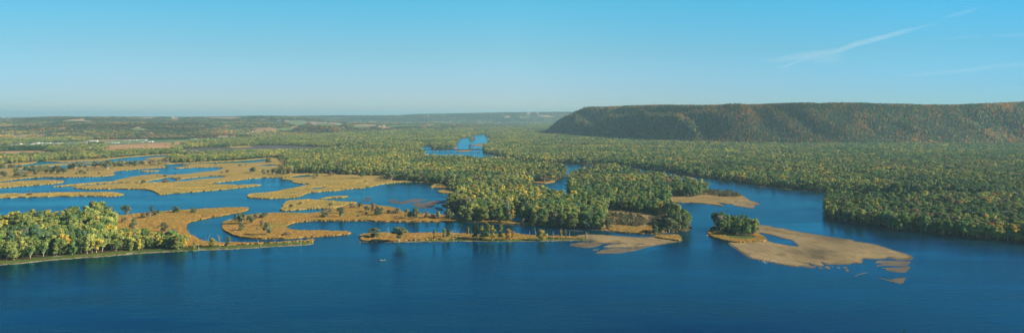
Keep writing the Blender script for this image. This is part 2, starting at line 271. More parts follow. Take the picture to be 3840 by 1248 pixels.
P('F', up(FR1.split(' B')[0], 30)+" B110,605 140,580 60,560 A1600,556 1400,545 1250,532 1150,500 1100,420 1060,330 900,306 720,318 640,385 500,376 300,378 0,390 -400,425 -900,475", .6)
P('G', up(FR1.split(' B')[0], 8)+" B150,616 150,600 A1300,630 1000,655 600,680 200,720 0,735 -300,770 -900,960", 1.6)
FR3 = "C190,530 230,545 350,549 700,541 1000,538 1200,535 1674,538 D200,535 500,530 780,530 820,530"
P('B', FR3+" D780,513 650,500 450,490 300,490 150,480 0,462 C1400,480 1250,470 1100,462 900,458 700,460 480,460 400,456 230,470 175,492", .4)
P('M', up(FR3, 10)+" D780,511 650,500 450,490 300,490 150,480 0,462 C1400,480 1250,470 1100,462 900,458 700,460 480,460 400,456 230,470 180,492", .6)
P('G', "C820,535 900,526 1100,522 1250,520 1250,528 900,537", .4); P('G', "C1380,530 1450,518 1674,520 D200,512 450,510 700,515 800,522 780,528 500,522 200,530 C1674,534 1450,534", .4)
# the far shore of the same channel gets a muddy rim
P('S', "D640,486 700,475 850,475 1000,485 1250,500 1400,495 1430,482 1620,475 1650,520 1640,530 1550,545 1450,560 1350,578 1250,605 1100,635 950,645 830,643 900,625 1010,610 1180,600 1140,592 1000,592 900,588 960,575 1040,568 1060,558 1150,556 1300,570 1290,560 1000,550 890,550 820,580 700,588 580,565 650,555 740,548 820,530", .5)
P('V', "D830,643 900,625 1010,610 1180,600 1210,590 1330,574 1350,578 1250,605 1100,635 950,645", .3); P('V', "D575,566 650,555 740,549 900,551 820,581 700,589", .3); P('V', "D790,615 850,610 845,622 800,625", .3); P('U', "D560,425 640,428 700,436 620,436", .3)
P('M', "D1400,490 1440,480 1540,478 1600,474 1640,490 1650,520 1640,532 1600,528 1540,520 1440,505")
P('S', "E690,378 760,380 860,392 880,403 1000,418 1100,440 1400,490 1674,530 F0,538 200,570 400,630 530,670 570,690 562,706 440,710 390,690 330,687 300,698 200,703 90,698 70,720 72,745 0,742 E1600,755 1420,752 1360,735 1370,765 1330,770 1250,748 1210,745 1240,772 1140,770 1140,780 1000,760 870,735 720,705 670,690 590,645 530,600 470,555 500,530 700,470", .5)
P('W', "E735,452 830,465 1000,510 1060,522 1095,545 1130,578 1100,582 1020,570 900,548 840,530 810,510 760,475", .3)
for s in ("T60,280 180,275 300,290 250,315 100,310", "T340,310 430,315 430,332 350,325", "T460,285 540,290 560,330 510,335 460,310", "T580,275 615,280 600,300", "T690,292 730,300 740,330 700,320", "T800,295 880,305 870,320 820,315", "T850,340 890,335 910,380 880,390 850,370",
          "T1400,205 1470,180 1800,185 2050,200 2030,235 1980,270 1800,285 1600,275 1430,285 1415,270 1540,240 1410,225", "T1510,320 1640,312 1850,305 2000,280 2050,300 2030,340 1960,390 1860,402 1700,385 1600,360 1600,335",
          "T1700,530 1780,510 1950,492 1975,510 1930,560 1900,600 1790,580 1760,560", "T1580,140 1900,135 2060,118 2075,140 2000,158 1700,152", "T1000,470 1100,430 1250,395 1260,402 1120,440", "T1470,480 1500,500 1700,545 1880,600 1850,608 1600,540 1480,500"):
    P('V', s, .3)
P('M', "E245,450 260,430 300,400 400,392 560,420 700,440 760,475 820,520 800,535 650,545 500,545 380,520 290,490 250,465")
P('G', "E430,480 600,470 700,490 690,515 560,520 440,500"); P('F', "E300,405 400,395 560,420 700,445 690,480 600,490 440,470 330,425")
P('F', "I1256,274 1275,271 1305,270 1310,274 1290,279 1272,281 1258,278", .1); P('F', "I1258,358 1275,356 1297,356 1300,359 1262,361", .1); P('S', "I1300,328 1330,316 1400,313 1450,316 1430,328 1350,334", .2)
P('S', "I1105,352 1125,340 1142,350 1120,360", .2); P('S', "I1130,378 1180,372 1280,374 1250,384 1200,390 1120,384", .2)
P('S', "K0,630 70,640 130,656 40,652", .2); P('S', "K130,683 180,681 250,695 190,695", .2); P('B', "K750,724 900,738 1070,757 1060,763 930,748 760,733", .2)
P('F', "F355,430 380,415 450,418 470,432 400,436", .2); P('M', "J215,686 330,690 400,676 420,684 330,700 230,698", .2)
CLS = 'FMUDTSPORWBGHCYV'; TOP = dict(F=.8, M=1.25, U=.14, D=.75, T=.8, S=.32, P=.9, O=.95, R=.93, B=.3, G=.65, H=.03, W=-1.5)
MT['T'] = MT['D']; TOP['C'] = .85; TOP['V'] = .07; TOP['Y'] = 1.35; TOP['M'] = 1.5
# class raster over the traced frame: what stands on a given piece of ground
YR = np.concatenate([np.arange(428, 600, .25), np.arange(600, 1400, .5)]); X0, X1 = -1400, 5300
def raster(paint):
    M = np.zeros((len(YR), X1-X0), np.uint8)
    for c, p in paint:
        A = np.array(p); B = np.roll(A, -1, 0); lo, hi = A[:, 1].min(), A[:, 1].max()
        for r in np.where((YR >= lo) & (YR <= hi))[0]:
            y = YR[r]; k = (A[:, 1] <= y) != (B[:, 1] <= y)
            xs = np.sort(A[k, 0]+(y-A[k, 1])/(B[k, 1]-A[k, 1])*(B[k, 0]-A[k, 0]))
            for a, b in zip(xs[::2], xs[1::2]): M[r, max(0, int(math.ceil(a))-X0):max(0, int(b)-X0+1)] = CLS.index(c)+1
    return M
def look(M, x, y):
    r = np.clip(np.searchsorted(YR, y), 0, len(YR)-1); c = np.clip(np.round(x).astype(int)-X0, 0, X1-X0-1); return M[r, c]
RM = raster(PAINT)
# ------------------------------------------------------------------ ground sheets
def build_ground():
    vs = []; ed = []
    for c, p in PAINT:
        b = len(vs); vs += [Vector((x/1000, y/1000)) for x, y in p]; ed += [(b+i, b+(i+1) % len(p)) for i in range(len(p))]
    for y in (433, 434, 435, 436.5, 438, 440, 442, 445, 448, 452, 457, 463, 470):
        b = len(vs); vs += [Vector((-1.4, y/1000)), Vector((5.3, y/1000))]; ed.append((b, b+1))
    ov, oe, of = geometry.delaunay_2d_cdt(vs, ed, [], 0, 1e-7)[:3]
    V = np.array([(v[0]*1000, v[1]*1000) for v in ov]); T = np.array([f for f in of if len(f) == 3])
    C = V[T].mean(1); cl = np.zeros(len(T), int)
    for c, p in PAINT:                                # painter's order, exact test
        A = np.array(p); k = np.where((C[:, 0] > A[:, 0].min()) & (C[:, 0] < A[:, 0].max()) & (C[:, 1] > A[:, 1].min()) & (C[:, 1] < A[:, 1].max()))[0]
        ins = np.zeros(len(k), bool); B = np.roll(A, -1, 0); x, y = C[k, 0], C[k, 1]
        for a, b in zip(A, B):
            if a[1] == b[1]: continue
            q = ((a[1] <= y) != (b[1] <= y)) & (x < a[0]+(y-a[1])/(b[1]-a[1])*(b[0]-a[0])); ins ^= q
        cl[k[ins]] = CLS.index(c)+1
    G = np.array([ground(x, max(y, 432.6)) for x, y in V])
    nb = {}
    for i, t in enumerate(T):
        for a, b in ((0, 1), (1, 2), (2, 0)): nb.setdefault((min(t[a], t[b]), max(t[a], t[b])), []).append(i)
    names = dict(V='wet_sand', Y='yellow_marsh', F='forest_floor', M='marsh_land', U='mud_flat', D='dry_meadow_ground', S='sand', P='pasture', O='crop_field', R='runway_road', B='beach', G='grass_bank', H='shoal')
    cl2 = np.array([CLS[c-1] if c else 'F' for c in cl]); cl2[cl2 == 'T'] = 'D'; cl2[cl2 == 'C'] = 'F'
    for c, nm in names.items():
        idx = np.where(cl2 == c)[0]
        if not len(idx): continue
        vm = {}; vv = []; ff = []
        def vid(i, z):
            if (i, z) not in vm: vm[(i, z)] = len(vv); vv.append((G[i, 0], G[i, 1], z-float(drop(G[i, 1]))))
            return vm[(i, z)]
        zt = TOP[c]
        for i in idx:
            t = T[i]; g = G[t]; s = (g[1, 0]-g[0, 0])*(g[2, 1]-g[0, 1])-(g[2, 0]-g[0, 0])*(g[1, 1]-g[0, 1])
            if s < 0: t = t[::-1]
            ff.append(tuple(vid(j, zt) for j in t))
            for a, b in ((0, 1), (1, 2), (2, 0)):
                o = [j for j in nb[(min(t[a], t[b]), max(t[a], t[b]))] if j != i]
                zn = TOP[cl2[o[0]]] if o else zt
                if zn < zt: ff.append((vid(t[a], zt), vid(t[a], zn-.002), vid(t[b], zn-.002), vid(t[b], zt)))
        o = link(nm, mesh(nm, vv, ff), None, [MT[c]]); tag(o, kind='structure')
    w = MB(); w.add([(-90000, -3000, 0), (90000, -3000, 0), (90000, 9000, 0), (-90000, 9000, 0)], [(0, 1, 2, 3)]); o = w.build('river_water', MT['W']); tag(o, kind='structure')
    w = MB(); w.add([(-90000, -3000, -1.6), (90000, -3000, -1.6), (90000, 9000, -1.6), (-90000, 9000, -1.6)], [(0, 1, 2, 3)]); o = w.build('ground', MT['U']); tag(o, kind='structure')
build_ground()
# ------------------------------------------------------------------ hills
def seg_in(X, Y, poly):                              # signed distance, positive inside
    A = np.array(poly, float); B = np.roll(A, -1, 0); d = np.full(X.shape, 1e9); ins = np.zeros(X.shape, bool)
    for a, b in zip(A, B):
        v = b-a; t = np.clip(((X-a[0])*v[0]+(Y-a[1])*v[1])/(v@v), 0, 1); d = np.minimum(d, np.hypot(X-a[0]-t*v[0], Y-a[1]-t*v[1]))
        if a[1] != b[1]: ins ^= ((a[1] <= Y) != (b[1] <= Y)) & (X < a[0]+(Y-a[1])/(b[1]-a[1])*(b[0]-a[0]))
    return np.where(ins, d, -d)
def XD(x, D): return ((x-CX)/F*D, D)
BL = [XD(2030, 5800), XD(2100, 5250), XD(2260, 4600), XD(2480, 3950), XD(2700, 3700), XD(3000, 3640), XD(3400, 3620), XD(3850, 3620), XD(4700, 3600), XD(5400, 3600), XD(5400, 9500), XD(3000, 9500), XD(2400, 8500), XD(2130, 7200)]
def sm(x): x = np.clip(x, 0, 1); return x*x*(3-2*x)
def terrain(X, Y):
    X = np.asarray(X, float); Y = np.asarray(Y, float); D = Y; xp = X/D*F+CX; I = np.interp
    z = np.full(X.shape, -6.0)
    # rolling hills on the left
    cr = I(xp, [-900, 0, 100, 230, 400, 640, 860, 960, 1080, 1150, 1200, 1290], [70, 76, 84, 100, 100, 94, 102, 112, 108, 92, 78, -10])
    st = I(xp, [-900, 640, 960, 1290], [4450, 4500, 5000, 5600]); q = (D-st)
    pr = I(q, [0, 120, 800, 1800, 3000, 4300, 5300, 7500], [-.12, .04, .14, .38, .62, .88, 1.0, .8])
    rol = fbm(X, Y, 1500, 11)*.22+fbm(X*1.0, Y*.6, 620, 21)*.20
    z = np.maximum(z, np.where(cr > 8, cr*(pr+rol*sm(q/900)*sm((10200-D)/1400)), -6))
    # wooded terrace edge with farm land on top
    ft = I(xp, [900, 960, 1100, 1280, 1600, 1800, 1950, 2000], [5150, 5200, 5350, 5750, 6900, 7600, 8200, 8400])+fbm(X, Y, 500, 31)*160
    hh = I(xp, [880, 960, 1100, 1280, 1600, 1800, 1950, 2000], [-8, 36, 40, 42, 30, 18, 6, -6])
    z = np.maximum(z, hh*sm((D-ft)/300)*sm((11500-D)/2500)-6*(1-sm((D-ft)/60)))
    # far blue ridge
    fh = I(xp, [-900, 900, 1180, 1280, 1500, 1540, 1700, 1900, 2100, 2300], [60, 70, 99, 104, 106, 126, 140, 158, 168, 165])
    fg = fbm(X, Y, 1100, 41)
    z = np.maximum(z, fh*sm((D-12600-fg*350)/1900)*(1+.03*fg)-6*(1-sm((D-12500)/200)))
    # wooded bluff on the right
    m = (xp > 1950) & (D < 10000) & (D > 3300)
    if m.any():
        d = seg_in(X[m], Y[m], BL); gx = X[m]; gy = Y[m]
        rid = 1-np.abs(fbm(gx+gy*.35+fbm(gx, gy, 500, 52)*160, gy*.12, 300, 51, 3))*2; ra = np.interp(xp[m], [2000, 2300, 2600, 3100], [240, 220, 170, 150])*np.clip(.75+fbm(gx, gy, 900, 53)*.9, .2, 1.2); d2 = d+(rid-.45)*ra*sm(d/140)*sm((750-d)/300)+fbm(gx, gy, 260, 61)*60*sm(d/120)
        top = I(xp[m], [2050, 2130, 2200, 2300, 2500, 2900, 3200, 3400, 3600, 3750, 3900], [165, 172, 180, 182, 181, 181, 187, 180, 178, 184, 196])
        h = top*(.62*sm(d2/430)+.38*np.clip(d2/430, 0, 1)); h = h+(rid-.5)*36*sm(d2/120)*sm((470-d2)/160)*np.clip(ra/200, .3, 1)+fbm(gx, gy, 400, 71)*9*sm(d/500)+I(d, [0, 500, 1500], [0, 0, 4])
        z[m] = np.maximum(z[m], np.where(d2 > 0, h, -6))
    q = (xp < 1300) & (D > 4800) & (D < 11000) & (z > 6)
    z[q] = z[q]+(fbm(X[q], Y[q]*.8, 330, 77)*22+fbm(X[q], Y[q], 140, 78)*5)*sm((z[q]-6)/25)*sm((10400-D[q])/900)
    return z
HP = []
def Hf(c, s):
    p = pts(s); my = sum(q[1] for q in p)/len(p); HP.append((c, smooth([(x, y+3.2 if y > my else y) for x, y in p], jit=.1, seed=len(HP)+500)))
for c, s in (('D', "Z250,435 380,425 560,408 600,440 500,478 300,492"), ('D', "Z675,425 1000,398 1674,386 1674,412 1000,416 880,460 720,470"), ('D', "Z1110,292 1310,279 1312,300 1120,306"), ('D', "Z1480,118 1674,106 1674,126 1490,126"), ('D', "H810,160 980,154 1045,164 1000,182 900,176"),
             ('P', "H1150,88 1320,86 1345,112 1260,128 1170,108"), ('D', "H1350,92 1440,100 1530,106 1480,126 1380,118"), ('P', "H1050,162 1200,153 1190,168 1040,182"), ('O', "H930,176 1030,165 1020,180 960,186"), ('D', "Y1000,90 1200,80 1380,85 1200,100"), ('D', "V630,175 1000,195 990,215 800,190"), ('P', "V400,330 700,305 720,325 420,355"), ('O', "V0,318 150,316 140,345 0,350"), ('O', "V170,350 380,335 360,360 230,372"), ('D', "V670,285 830,283 820,297 700,300"),
             ('P', "V1330,225 1674,215 1674,250 1300,262"), ('O', "U220,308 660,302 700,320 500,328 230,326"), ('P', "U220,328 520,326 700,330 600,338 230,346"), ('P', "U910,318 1200,312 1674,303 1674,318 1100,330 920,332"), ('O', "U780,350 940,343 945,360 820,362"), ('D', "U540,245 700,240 700,252 560,256"), ('D', "U850,252 1100,240 1090,248 860,258"), ('O', "N0,270 170,262 170,270 0,280"), ('D', "U700,336 900,334 890,342 720,344"),
             ('D', "N1160,138 1280,146 1250,156 1170,150"), ('D', "N1500,104 1580,96 1560,108"), ('D', "N1640,84 1720,86 1700,100 1650,98"), ('D', "N1680,130 1800,128 1950,138 1930,146 1700,140"), ('D', "X0,80 180,85 100,100 0,95"), ('D', "X520,180 620,180 600,196"), ('P', "Y850,300 1100,290 1330,330 1100,335 900,320"), ('D', "Y980,270 1090,266 1090,276 990,280"), ('D', "Y1260,400 1370,398 1340,415 1250,412"), ('P', "X330,170 420,165 400,185"), ('D', "X560,235 680,205 690,215 580,250"), ('D', "X860,295 960,280 1000,296 900,306"), ('P', "Z0,232 90,228 80,240 0,242"), ('D', "X920,450 1060,440 1180,442 1100,462 960,466"), ('D', "V60,120 220,140 200,155 80,140"), ('P', "V380,160 500,150 480,168"), ('D', "V540,180 640,170 620,195"), ('D', "V880,300 960,295 930,312"), ('D', "V1100,175 1190,190 1180,205 1090,196"), ('P', "V1160,230 1380,220 1350,238 1180,250"), ('D', "V1430,212 1590,208 1590,218 1440,222"), ('D', "U0,350 80,345 80,362 20,365"), ('P', "U1250,262 1500,266 1480,274 1260,272"), ('D', "N0,140 0,138 60,138 40,146"), ('P', "N1400,150 1560,146 1540,156 1420,160"), ('P', "Y0,435 120,428 100,440 0,446"), ('D', "Y1080,370 1350,372 1340,382 1080,380")):
    Hf(c, s)
HM = raster(HP)
def proj(X, Y, Z): return X/Y*F+CX, HY+(CH-Z)/Y*F
HC = {0: (.085, .075, .04), 'D': (.36, .25, .14), 'O': (.42, .25, .13), 'P': (.16, .22, .09)}
def clearing(X, Y): return (X/Y*F+CX < 1500) & (Y > 5000) & (Y < 10200) & (fbm(X, Y*.75, 520, 201, 2) > .40)
def build_hills():
    xp = np.arange(-700, 4605, 5.0); rows = [3450.]
    while rows[-1] < 17500: rows.append(rows[-1]*1.0052)
    xx, DD = np.meshgrid(xp, np.array(rows)); X = (xx-CX)/F*DD; Z = terrain(X, DD); ny, nx = X.shape
    V = np.stack([X, DD, Z], -1).reshape(-1, 3); i = np.arange(ny*nx).reshape(ny, nx)
    Q = np.stack([i[:-1, :-1], i[:-1, 1:], i[1:, 1:], i[1:, :-1]], -1).reshape(-1, 4); zz = V[Q, 2].max(1); Q = Q[zz > -3]
    used = np.unique(Q); mp = np.zeros(len(V), int); mp[used] = np.arange(len(used)); V = V[used]; Q = mp[Q]
    u, v = proj(V[:, 0], V[:, 1], V[:, 2]); c = look(HM, u, v); colr = np.tile(np.array([*HC[0], 1.]), (len(V), 1))
    for k in 'DOP': colr[c == CLS.index(k)+1, :3] = HC[k]
    q = clearing(V[:, 0], V[:, 1]) & (c == 0); pk = vnoise(V[:, 0], V[:, 1], 380, 202) > .1; colr[q & pk, :3] = HC['P']; colr[q & ~pk, :3] = HC['D']
    m, t, b = mat('hill_soil'); a = N(t, 'ShaderNodeAttribute', attribute_name='soil_colour'); g = N(t, 'ShaderNodeNewGeometry').outputs['Position']
    t.links.new(mix_(t, 1, a.outputs['Color'], ramp(t, g1(.7, 1.3), tex(t, g, .02, 5, .7)), 'MULTIPLY'), b.inputs['Base Color'])
    o = link('hills', mesh('hills', V, Q, attrs={'soil_colour': ('FLOAT_COLOR', 'POINT', colr)}, smooth=True), None, [m]); tag(o, kind='structure')
build_hills()
# ------------------------------------------------------------------ tree models
ICO = None
def ico():
    global ICO
    if ICO is None:
        b = bmesh.new(); bmesh.ops.create_icosphere(b, subdivisions=1, radius=1); ICO = (np.array([v.co[:] for v in b.verts]), np.array([[v.index for v in f.verts] for f in b.faces])); b.free()
    return ICO
def crown_geo(r, h, w, base, lumps, leaves, ls, shape='round', core=.72):
    """lumps of foliage spread through the crown; each lump is a knot of leafy sprays"""
    V = []; Fq = []; tone = []; n0 = 0; iv, if_ = ico()
    for k in range(lumps):
        t = (k+.5)/lumps; z = base+(h-base)*(r.random()**.8 if k else .95); u = (z-base)/(h-base)
        prof = {'round': math.sin(math.pi*min(1, (u*.80+.16)))**.6, 'cone': (1-u)**.7*.95+.12, 'vase': .45+.6*math.sin(math.pi*(u*.72+.1)), 'column': .55+.3*math.sin(math.pi*u)}[shape]
        a = r.random()*2*math.pi; rr = w*prof*math.sqrt(r.random())*.80; lr = w*(.30+.22*r.random())*(.7 if u > .8 else 1)
        c = np.array([rr*math.cos(a), rr*math.sin(a), min(z, h-lr*.6)]); tn = .5+r.normal()*.12
        sq = np.array([1, 1, .78])
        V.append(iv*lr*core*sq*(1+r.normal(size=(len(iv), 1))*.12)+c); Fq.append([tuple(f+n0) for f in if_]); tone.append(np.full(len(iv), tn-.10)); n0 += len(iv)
        m = leaves; d = r.normal(size=(m, 3)); d /= np.linalg.norm(d, axis=1)[:, None]; d[:, 2] = np.where(d[:, 2] < -.55, -d[:, 2], d[:, 2])
        p = c+d*lr*sq*(.82+.36*r.random((m, 1))); nrm = d+r.normal(size=(m, 3))*.55; nrm[:, 2] += .25; nrm /= np.linalg.norm(nrm, axis=1)[:, None]
        a1 = np.cross(nrm, r.normal(size=(m, 3))); a1 /= np.linalg.norm(a1, axis=1)[:, None]; a2 = np.cross(nrm, a1); s = ls*(.6+.8*r.random((m, 1)))
        q = np.stack([p-a1*s, p-a2*s*.6, p+a1*s, p+a2*s*.75], 1).reshape(-1, 3); V.append(q); Fq.append([(n0+4*i, n0+4*i+1, n0+4*i+2, n0+4*i+3) for i in range(m)])
        tone.append(np.repeat(np.clip(tn+r.normal(size=m)*.16, 0, 1), 4)); n0 += 4*m
    return np.concatenate(V), [f for g in Fq for f in g], np.concatenate(tone)
def trunk_geo(r, h, w, stems=1, limbs=7, rad=.32):
    b = MB()
    for s in range(stems):
        a = r.random()*6.28; lean = (.06+.1*r.random())*(1 if stems == 1 else 2); P_ = [Vector((math.cos(a)*.25*(stems > 1), math.sin(a)*.25*(stems > 1), -.4))]
        for k in range(1, 6):
            t = k/5; P_.append(Vector((math.cos(a)*lean*h*t+r.normal()*.12, math.sin(a)*lean*h*t+r.normal()*.12, h*.82*t)))
        b.tube(P_, [rad*(1-.82*i/5) for i in range(6)], 6)
        for k in range(limbs):
            t = .3+.6*k/limbs; i = min(4, int(t*5)); p = P_[i].lerp(P_[i+1], t*5-i); q = r.random()*6.28; L = w*(.5+.5*r.random())*(1.1-t*.6)
            e = p+Vector((math.cos(q)*L, math.sin(q)*L, L*.75)); b.tube([p, p.lerp(e, .5)+Vector((0, 0, .3)), e], [rad*.38*(1.1-t), rad*.24*(1.1-t), .03], 4)
    return b
def crown_mesh(name, seed, *a, **k):
    r = np.random.default_rng(seed); V, Fc, tn = crown_geo(r, *a, **k); me = mesh(name, V, Fc, attrs={'leaf_tone': ('FLOAT', 'POINT', tn)}); return me
VAR = []                                             # near variants: crown mesh + trunk mesh (unit: metres, height about 17)
SPEC = [('round', 17, 6.0, 3.0, 20, 1), ('round', 16, 5.2, 2.0, 18, 1), ('vase', 18, 5.6, 4.5, 18, 2), ('column', 17, 4.0, 2.5, 15, 1), ('vase', 16, 6.4, 3.5, 20, 2), ('round', 14, 4.6, 1.2, 15, 1), ('cone', 15, 4.2, 1.5, 14, 1)]
for i, (sh, h, w, ba, lu, st) in enumerate(SPEC):
    cm = crown_mesh('crown', 100+i, h, w, ba, lu, 95, .52, shape=sh); r = np.random.default_rng(200+i); tb = trunk_geo(r, h, w, st); tm = mesh('trunk', tb.v, tb.f)
    cm.materials.append(LEAF); tm.materials.append(BARK); VAR.append((cm, tm, h, w))
# forest variants (crown and trunk in one mesh), for the mass of trees
SRC = bpy.data.collections.new('forest_sources'); NF = []
def src(V, Fc, tn, nb):                              # nb = bark faces at the end
    i = len(NF); me = mesh('forest_tree', V, Fc, mi=[0]*(len(Fc)-nb)+[1]*nb, attrs={'leaf_tone': ('FLOAT', 'POINT', tn)}); me.materials.append(LEAF); me.materials.append(BARK)
    o = bpy.data.objects.new('forest_tree_%03d' % i, me); SRC.objects.link(o); NF.append(o); return i
def src_tree(seed, sh, h, w, ba, lu, lv, ls, tr=True):
    r = np.random.default_rng(seed); V, Fc, tn = crown_geo(r, h, w, ba, lu, lv, ls, shape=sh); nb = 0
    if tr:
        b = MB(); b.tube([(0, 0, -.5), (r.normal()*.4, r.normal()*.4, h*.4), (r.normal()*.8, r.normal()*.8, h*.75)], [.33, .24, .08], 4); Fc = Fc+[tuple(j+len(V) for j in f) for f in b.f]; nb = len(b.f); V = np.concatenate([V, np.array(b.v)]); tn = np.concatenate([tn, np.full(len(b.v), .5)])
    return src(V, Fc, tn, nb)
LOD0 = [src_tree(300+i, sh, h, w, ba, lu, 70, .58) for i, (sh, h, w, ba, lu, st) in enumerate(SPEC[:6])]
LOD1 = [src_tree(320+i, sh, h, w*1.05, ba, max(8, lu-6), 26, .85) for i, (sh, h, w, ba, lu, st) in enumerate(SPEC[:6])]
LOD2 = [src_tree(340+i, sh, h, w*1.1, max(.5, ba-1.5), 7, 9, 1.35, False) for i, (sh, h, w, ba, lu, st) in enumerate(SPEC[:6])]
CONE = src_tree(399, 'cone', 16, 4.2, .8, 8, 12, 1.2, False)
def shrub_v(seed, h, w, lumps, lv=60, ls=.33):
    r = np.random.default_rng(seed); return crown_geo(r, h, w, .12*h, lumps, lv, ls, shape='round', core=.5)
SHR = []
for i, (h, w, lu) in enumerate(((5, 3.2, 12), (4, 3.4, 11), (6.5, 3.0, 13), (3, 2.4, 8), (8, 4.4, 16))):
    V, Fc, tn = shrub_v(400+i, h, w, lu); cm = mesh('foliage', V, Fc, attrs={'leaf_tone': ('FLOAT', 'POINT', tn)}); cm.materials.append(LEAF)
    r = np.random.default_rng(420+i); b = MB()
    for k in range(6):
        a = k*1.05+r.random(); b.tube([(0, 0, -.3), (math.cos(a)*w*.25, math.sin(a)*w*.25, h*.45), (math.cos(a)*w*.6, math.sin(a)*w*.6, h*.86)], [.09, .06, .02], 4)
    tm = mesh('stems', b.v, b.f); tm.materials.append(BARK); SHR.append((cm, tm, h, w))
SHS = [src(*shrub_v(440+i, 4.2, 2.8, 7, 22, .5), 0) for i in range(3)]
# ------------------------------------------------------------------ scattering the woods
FOL = 2.7
PAL = {'green': (.056, .092, .028), 'dark': (.030, .058, .026), 'olive': (.098, .118, .034), 'yolive': (.140, .146, .040), 'yellow': (.215, .180, .032), 'gold': (.27, .16, .030), 'brown': (.12, .085, .045), 'grey': (.095, .088, .055), 'rust': (.24, .10, .035), 'blue': (.044, .078, .042)}
PAL = {k: tuple(min(.6, q*FOL) for q in v) for k, v in PAL.items()}; PN = list(PAL); PC = np.array([PAL[k] for k in PN])
def pick(W_):                                        # W_: (n, len(PAL)) weights
    c = np.cumsum(W_, 1); u = rng.random(len(W_))[:, None]*c[:, -1:]; return (u > c).sum(1)
def weights(X, Y, xp, kind):
    n = len(X); Wt = np.zeros((n, len(PN))); lx = np.clip((xp-1200)/2200, 0, 1); nz = fbm(X, Y, 120, 81)*1.7; n2 = fbm(X, Y, 420, 91)*1.3
    ix = {k: i for i, k in enumerate(PN)}
    if kind == 'flat':
        base = dict(green=1.1+1.3*lx, dark=.08+.32*lx, olive=2.0, yolive=1.9-1.2*lx, yellow=.26-.2*lx, gold=.05-.02*lx, brown=.12, grey=.25, rust=.01, blue=.3+.5*lx)
    else:
        base = dict(green=1.1, dark=1.6, olive=.5, yolive=.2, yellow=.12, gold=.8, brown=.7, grey=.2, rust=.8, blue=1.4)
    for k, v in base.items(): Wt[:, ix[k]] = v
    for k, s in (('green', -1), ('dark', -1.2), ('blue', -1), ('yolive', 1), ('yellow', 1.6), ('gold', 1.6), ('rust', 1.5)): Wt[:, ix[k]] *= np.exp(s*nz*(1.3 if kind == 'flat' else .75))
    if kind == 'flat':
        lw = (xp < 760) & (Y < 1250); fy = np.clip((xp-250)/380, 0, 1)*np.clip((1130-Y)/200, 0, 1)
        for k, v in (('yellow', 2.2), ('gold', .5), ('yolive', 3.0), ('green', .8)): Wt[:, ix[k]] += lw*fy*v
    else:
        fr = np.clip((Y-5200)/2000, 0, 1)  # bluer, less brown with distance: haze put into the hill trees' colours
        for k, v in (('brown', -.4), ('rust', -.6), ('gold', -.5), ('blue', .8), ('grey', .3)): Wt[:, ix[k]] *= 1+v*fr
    Wt[:, ix['grey']] *= np.exp(n2*2.2); Wt[:, ix['brown']] *= np.exp(n2*1.6)
    return Wt
def scatter(D0, D1, sp, seed, xlo=-170, xhi=4010):
    r = np.random.default_rng(seed); x0 = (xlo-CX)/F*D1; x1 = (xhi-CX)/F*D1
    gx, gy = np.meshgrid(np.arange(x0, x1, sp), np.arange(D0, D1, sp*.9)); gx = gx+((np.arange(gy.shape[0]) % 2)*sp*.5)[:, None]
    X = (gx+r.uniform(-.42, .42, gx.shape)*sp).ravel(); Y = (gy+r.uniform(-.42, .42, gx.shape)*sp).ravel()
    xp = X/Y*F+CX; k = (xp > xlo) & (xp < xhi) & (Y > D0) & (Y < D1); return X[k], Y[k], xp[k]
iF, iT, iC = (CLS.index(q)+1 for q in 'FTC')
PTS = []                                             # X, Y, Z, class colour, height scale, width scale, model
IND = []
for D0, D1, sp, lod, seed in ((700, 1500, 8.3, LOD0, 1), (1500, 2500, 11.0, LOD1, 2), (2500, 3900, 12.5, LOD2, 3), (3900, 5600, 15, LOD2, 4), (5600, 8000, 21, LOD2, 5), (8000, 11000, 28, LOD2, 6), (12300, 15500, 38, LOD2, 7), (3450, 6300, 8.8, LOD1, 8)):
    X, Y, xp = scatter(D0, D1, sp, seed); Z = terrain(X, Y); hill = Z > .8; yp = HY+(CH-np.maximum(Z, .8))/Y*F
    c = look(RM, xp, HY+CH/Y*F); ok = np.where(hill, (look(HM, xp, yp) == 0) & ~clearing(X, Y+25), (c == iF) | (c == iC))
    bl = hill & (xp > 1990) & (Y < 6300); ok &= (bl if seed == 8 else ~bl)
    ok &= ~(hill & (Z < 1.2)); thin = (rng.random(len(X)) > .05) & (fbm(X, Y, 75, 131)+rng.normal(size=len(X))*.08 > (-.62 if D0 < 4000 else -9)); ok &= thin
    con = (c == iC)[ok] & ~hill[ok]; X, Y, xp, Z, hill = X[ok], Y[ok], xp[ok], np.where(hill, Z, .8-drop(Y))[ok], hill[ok]
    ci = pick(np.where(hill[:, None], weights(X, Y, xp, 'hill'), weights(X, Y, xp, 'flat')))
    mid = (xp < 1250) & ~hill & (Y > 2300); s = np.clip(.93+fbm(X, Y, 90, 101)*.2+rng.normal(size=len(X))*.17, .48, 1.16)
    s = np.where(mid, s*.8, s); s = np.where(hill, s*(.72 if D0 < 5000 else .5), s); s = np.where((xp > 255) & (xp < 420) & (Y < 1300) & (Y > 950), s*1.25, s); s = np.where((xp > 425) & (xp < 720) & (Y < 1050), s*.78, s); ws = np.maximum(s*(1.0 if D0 < 1400 else 1.15), sp/9.8)*rng.uniform(.8, 1.22, len(s))
    if seed == 8: s = rng.uniform(.65, 1.1, len(s)); ws = rng.uniform(.6, .95, len(s))*(1+rng.normal(size=len(X))*.1)
    md = np.array(lod)[rng.integers(0, len(lod), len(X))]
    C_h = np.where(hill, np.where(Y < 6400, .95, .95)*np.exp(fbm(X, Y, 380, 111)*.7), 1.0+.18*fbm(X, Y, 260, 112))[:, None]; md[con] = CONE; ci[con] = PN.index('dark')
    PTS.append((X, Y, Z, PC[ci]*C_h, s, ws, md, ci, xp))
cat = [np.concatenate([p[i] for p in PTS]) for i in range(9)]
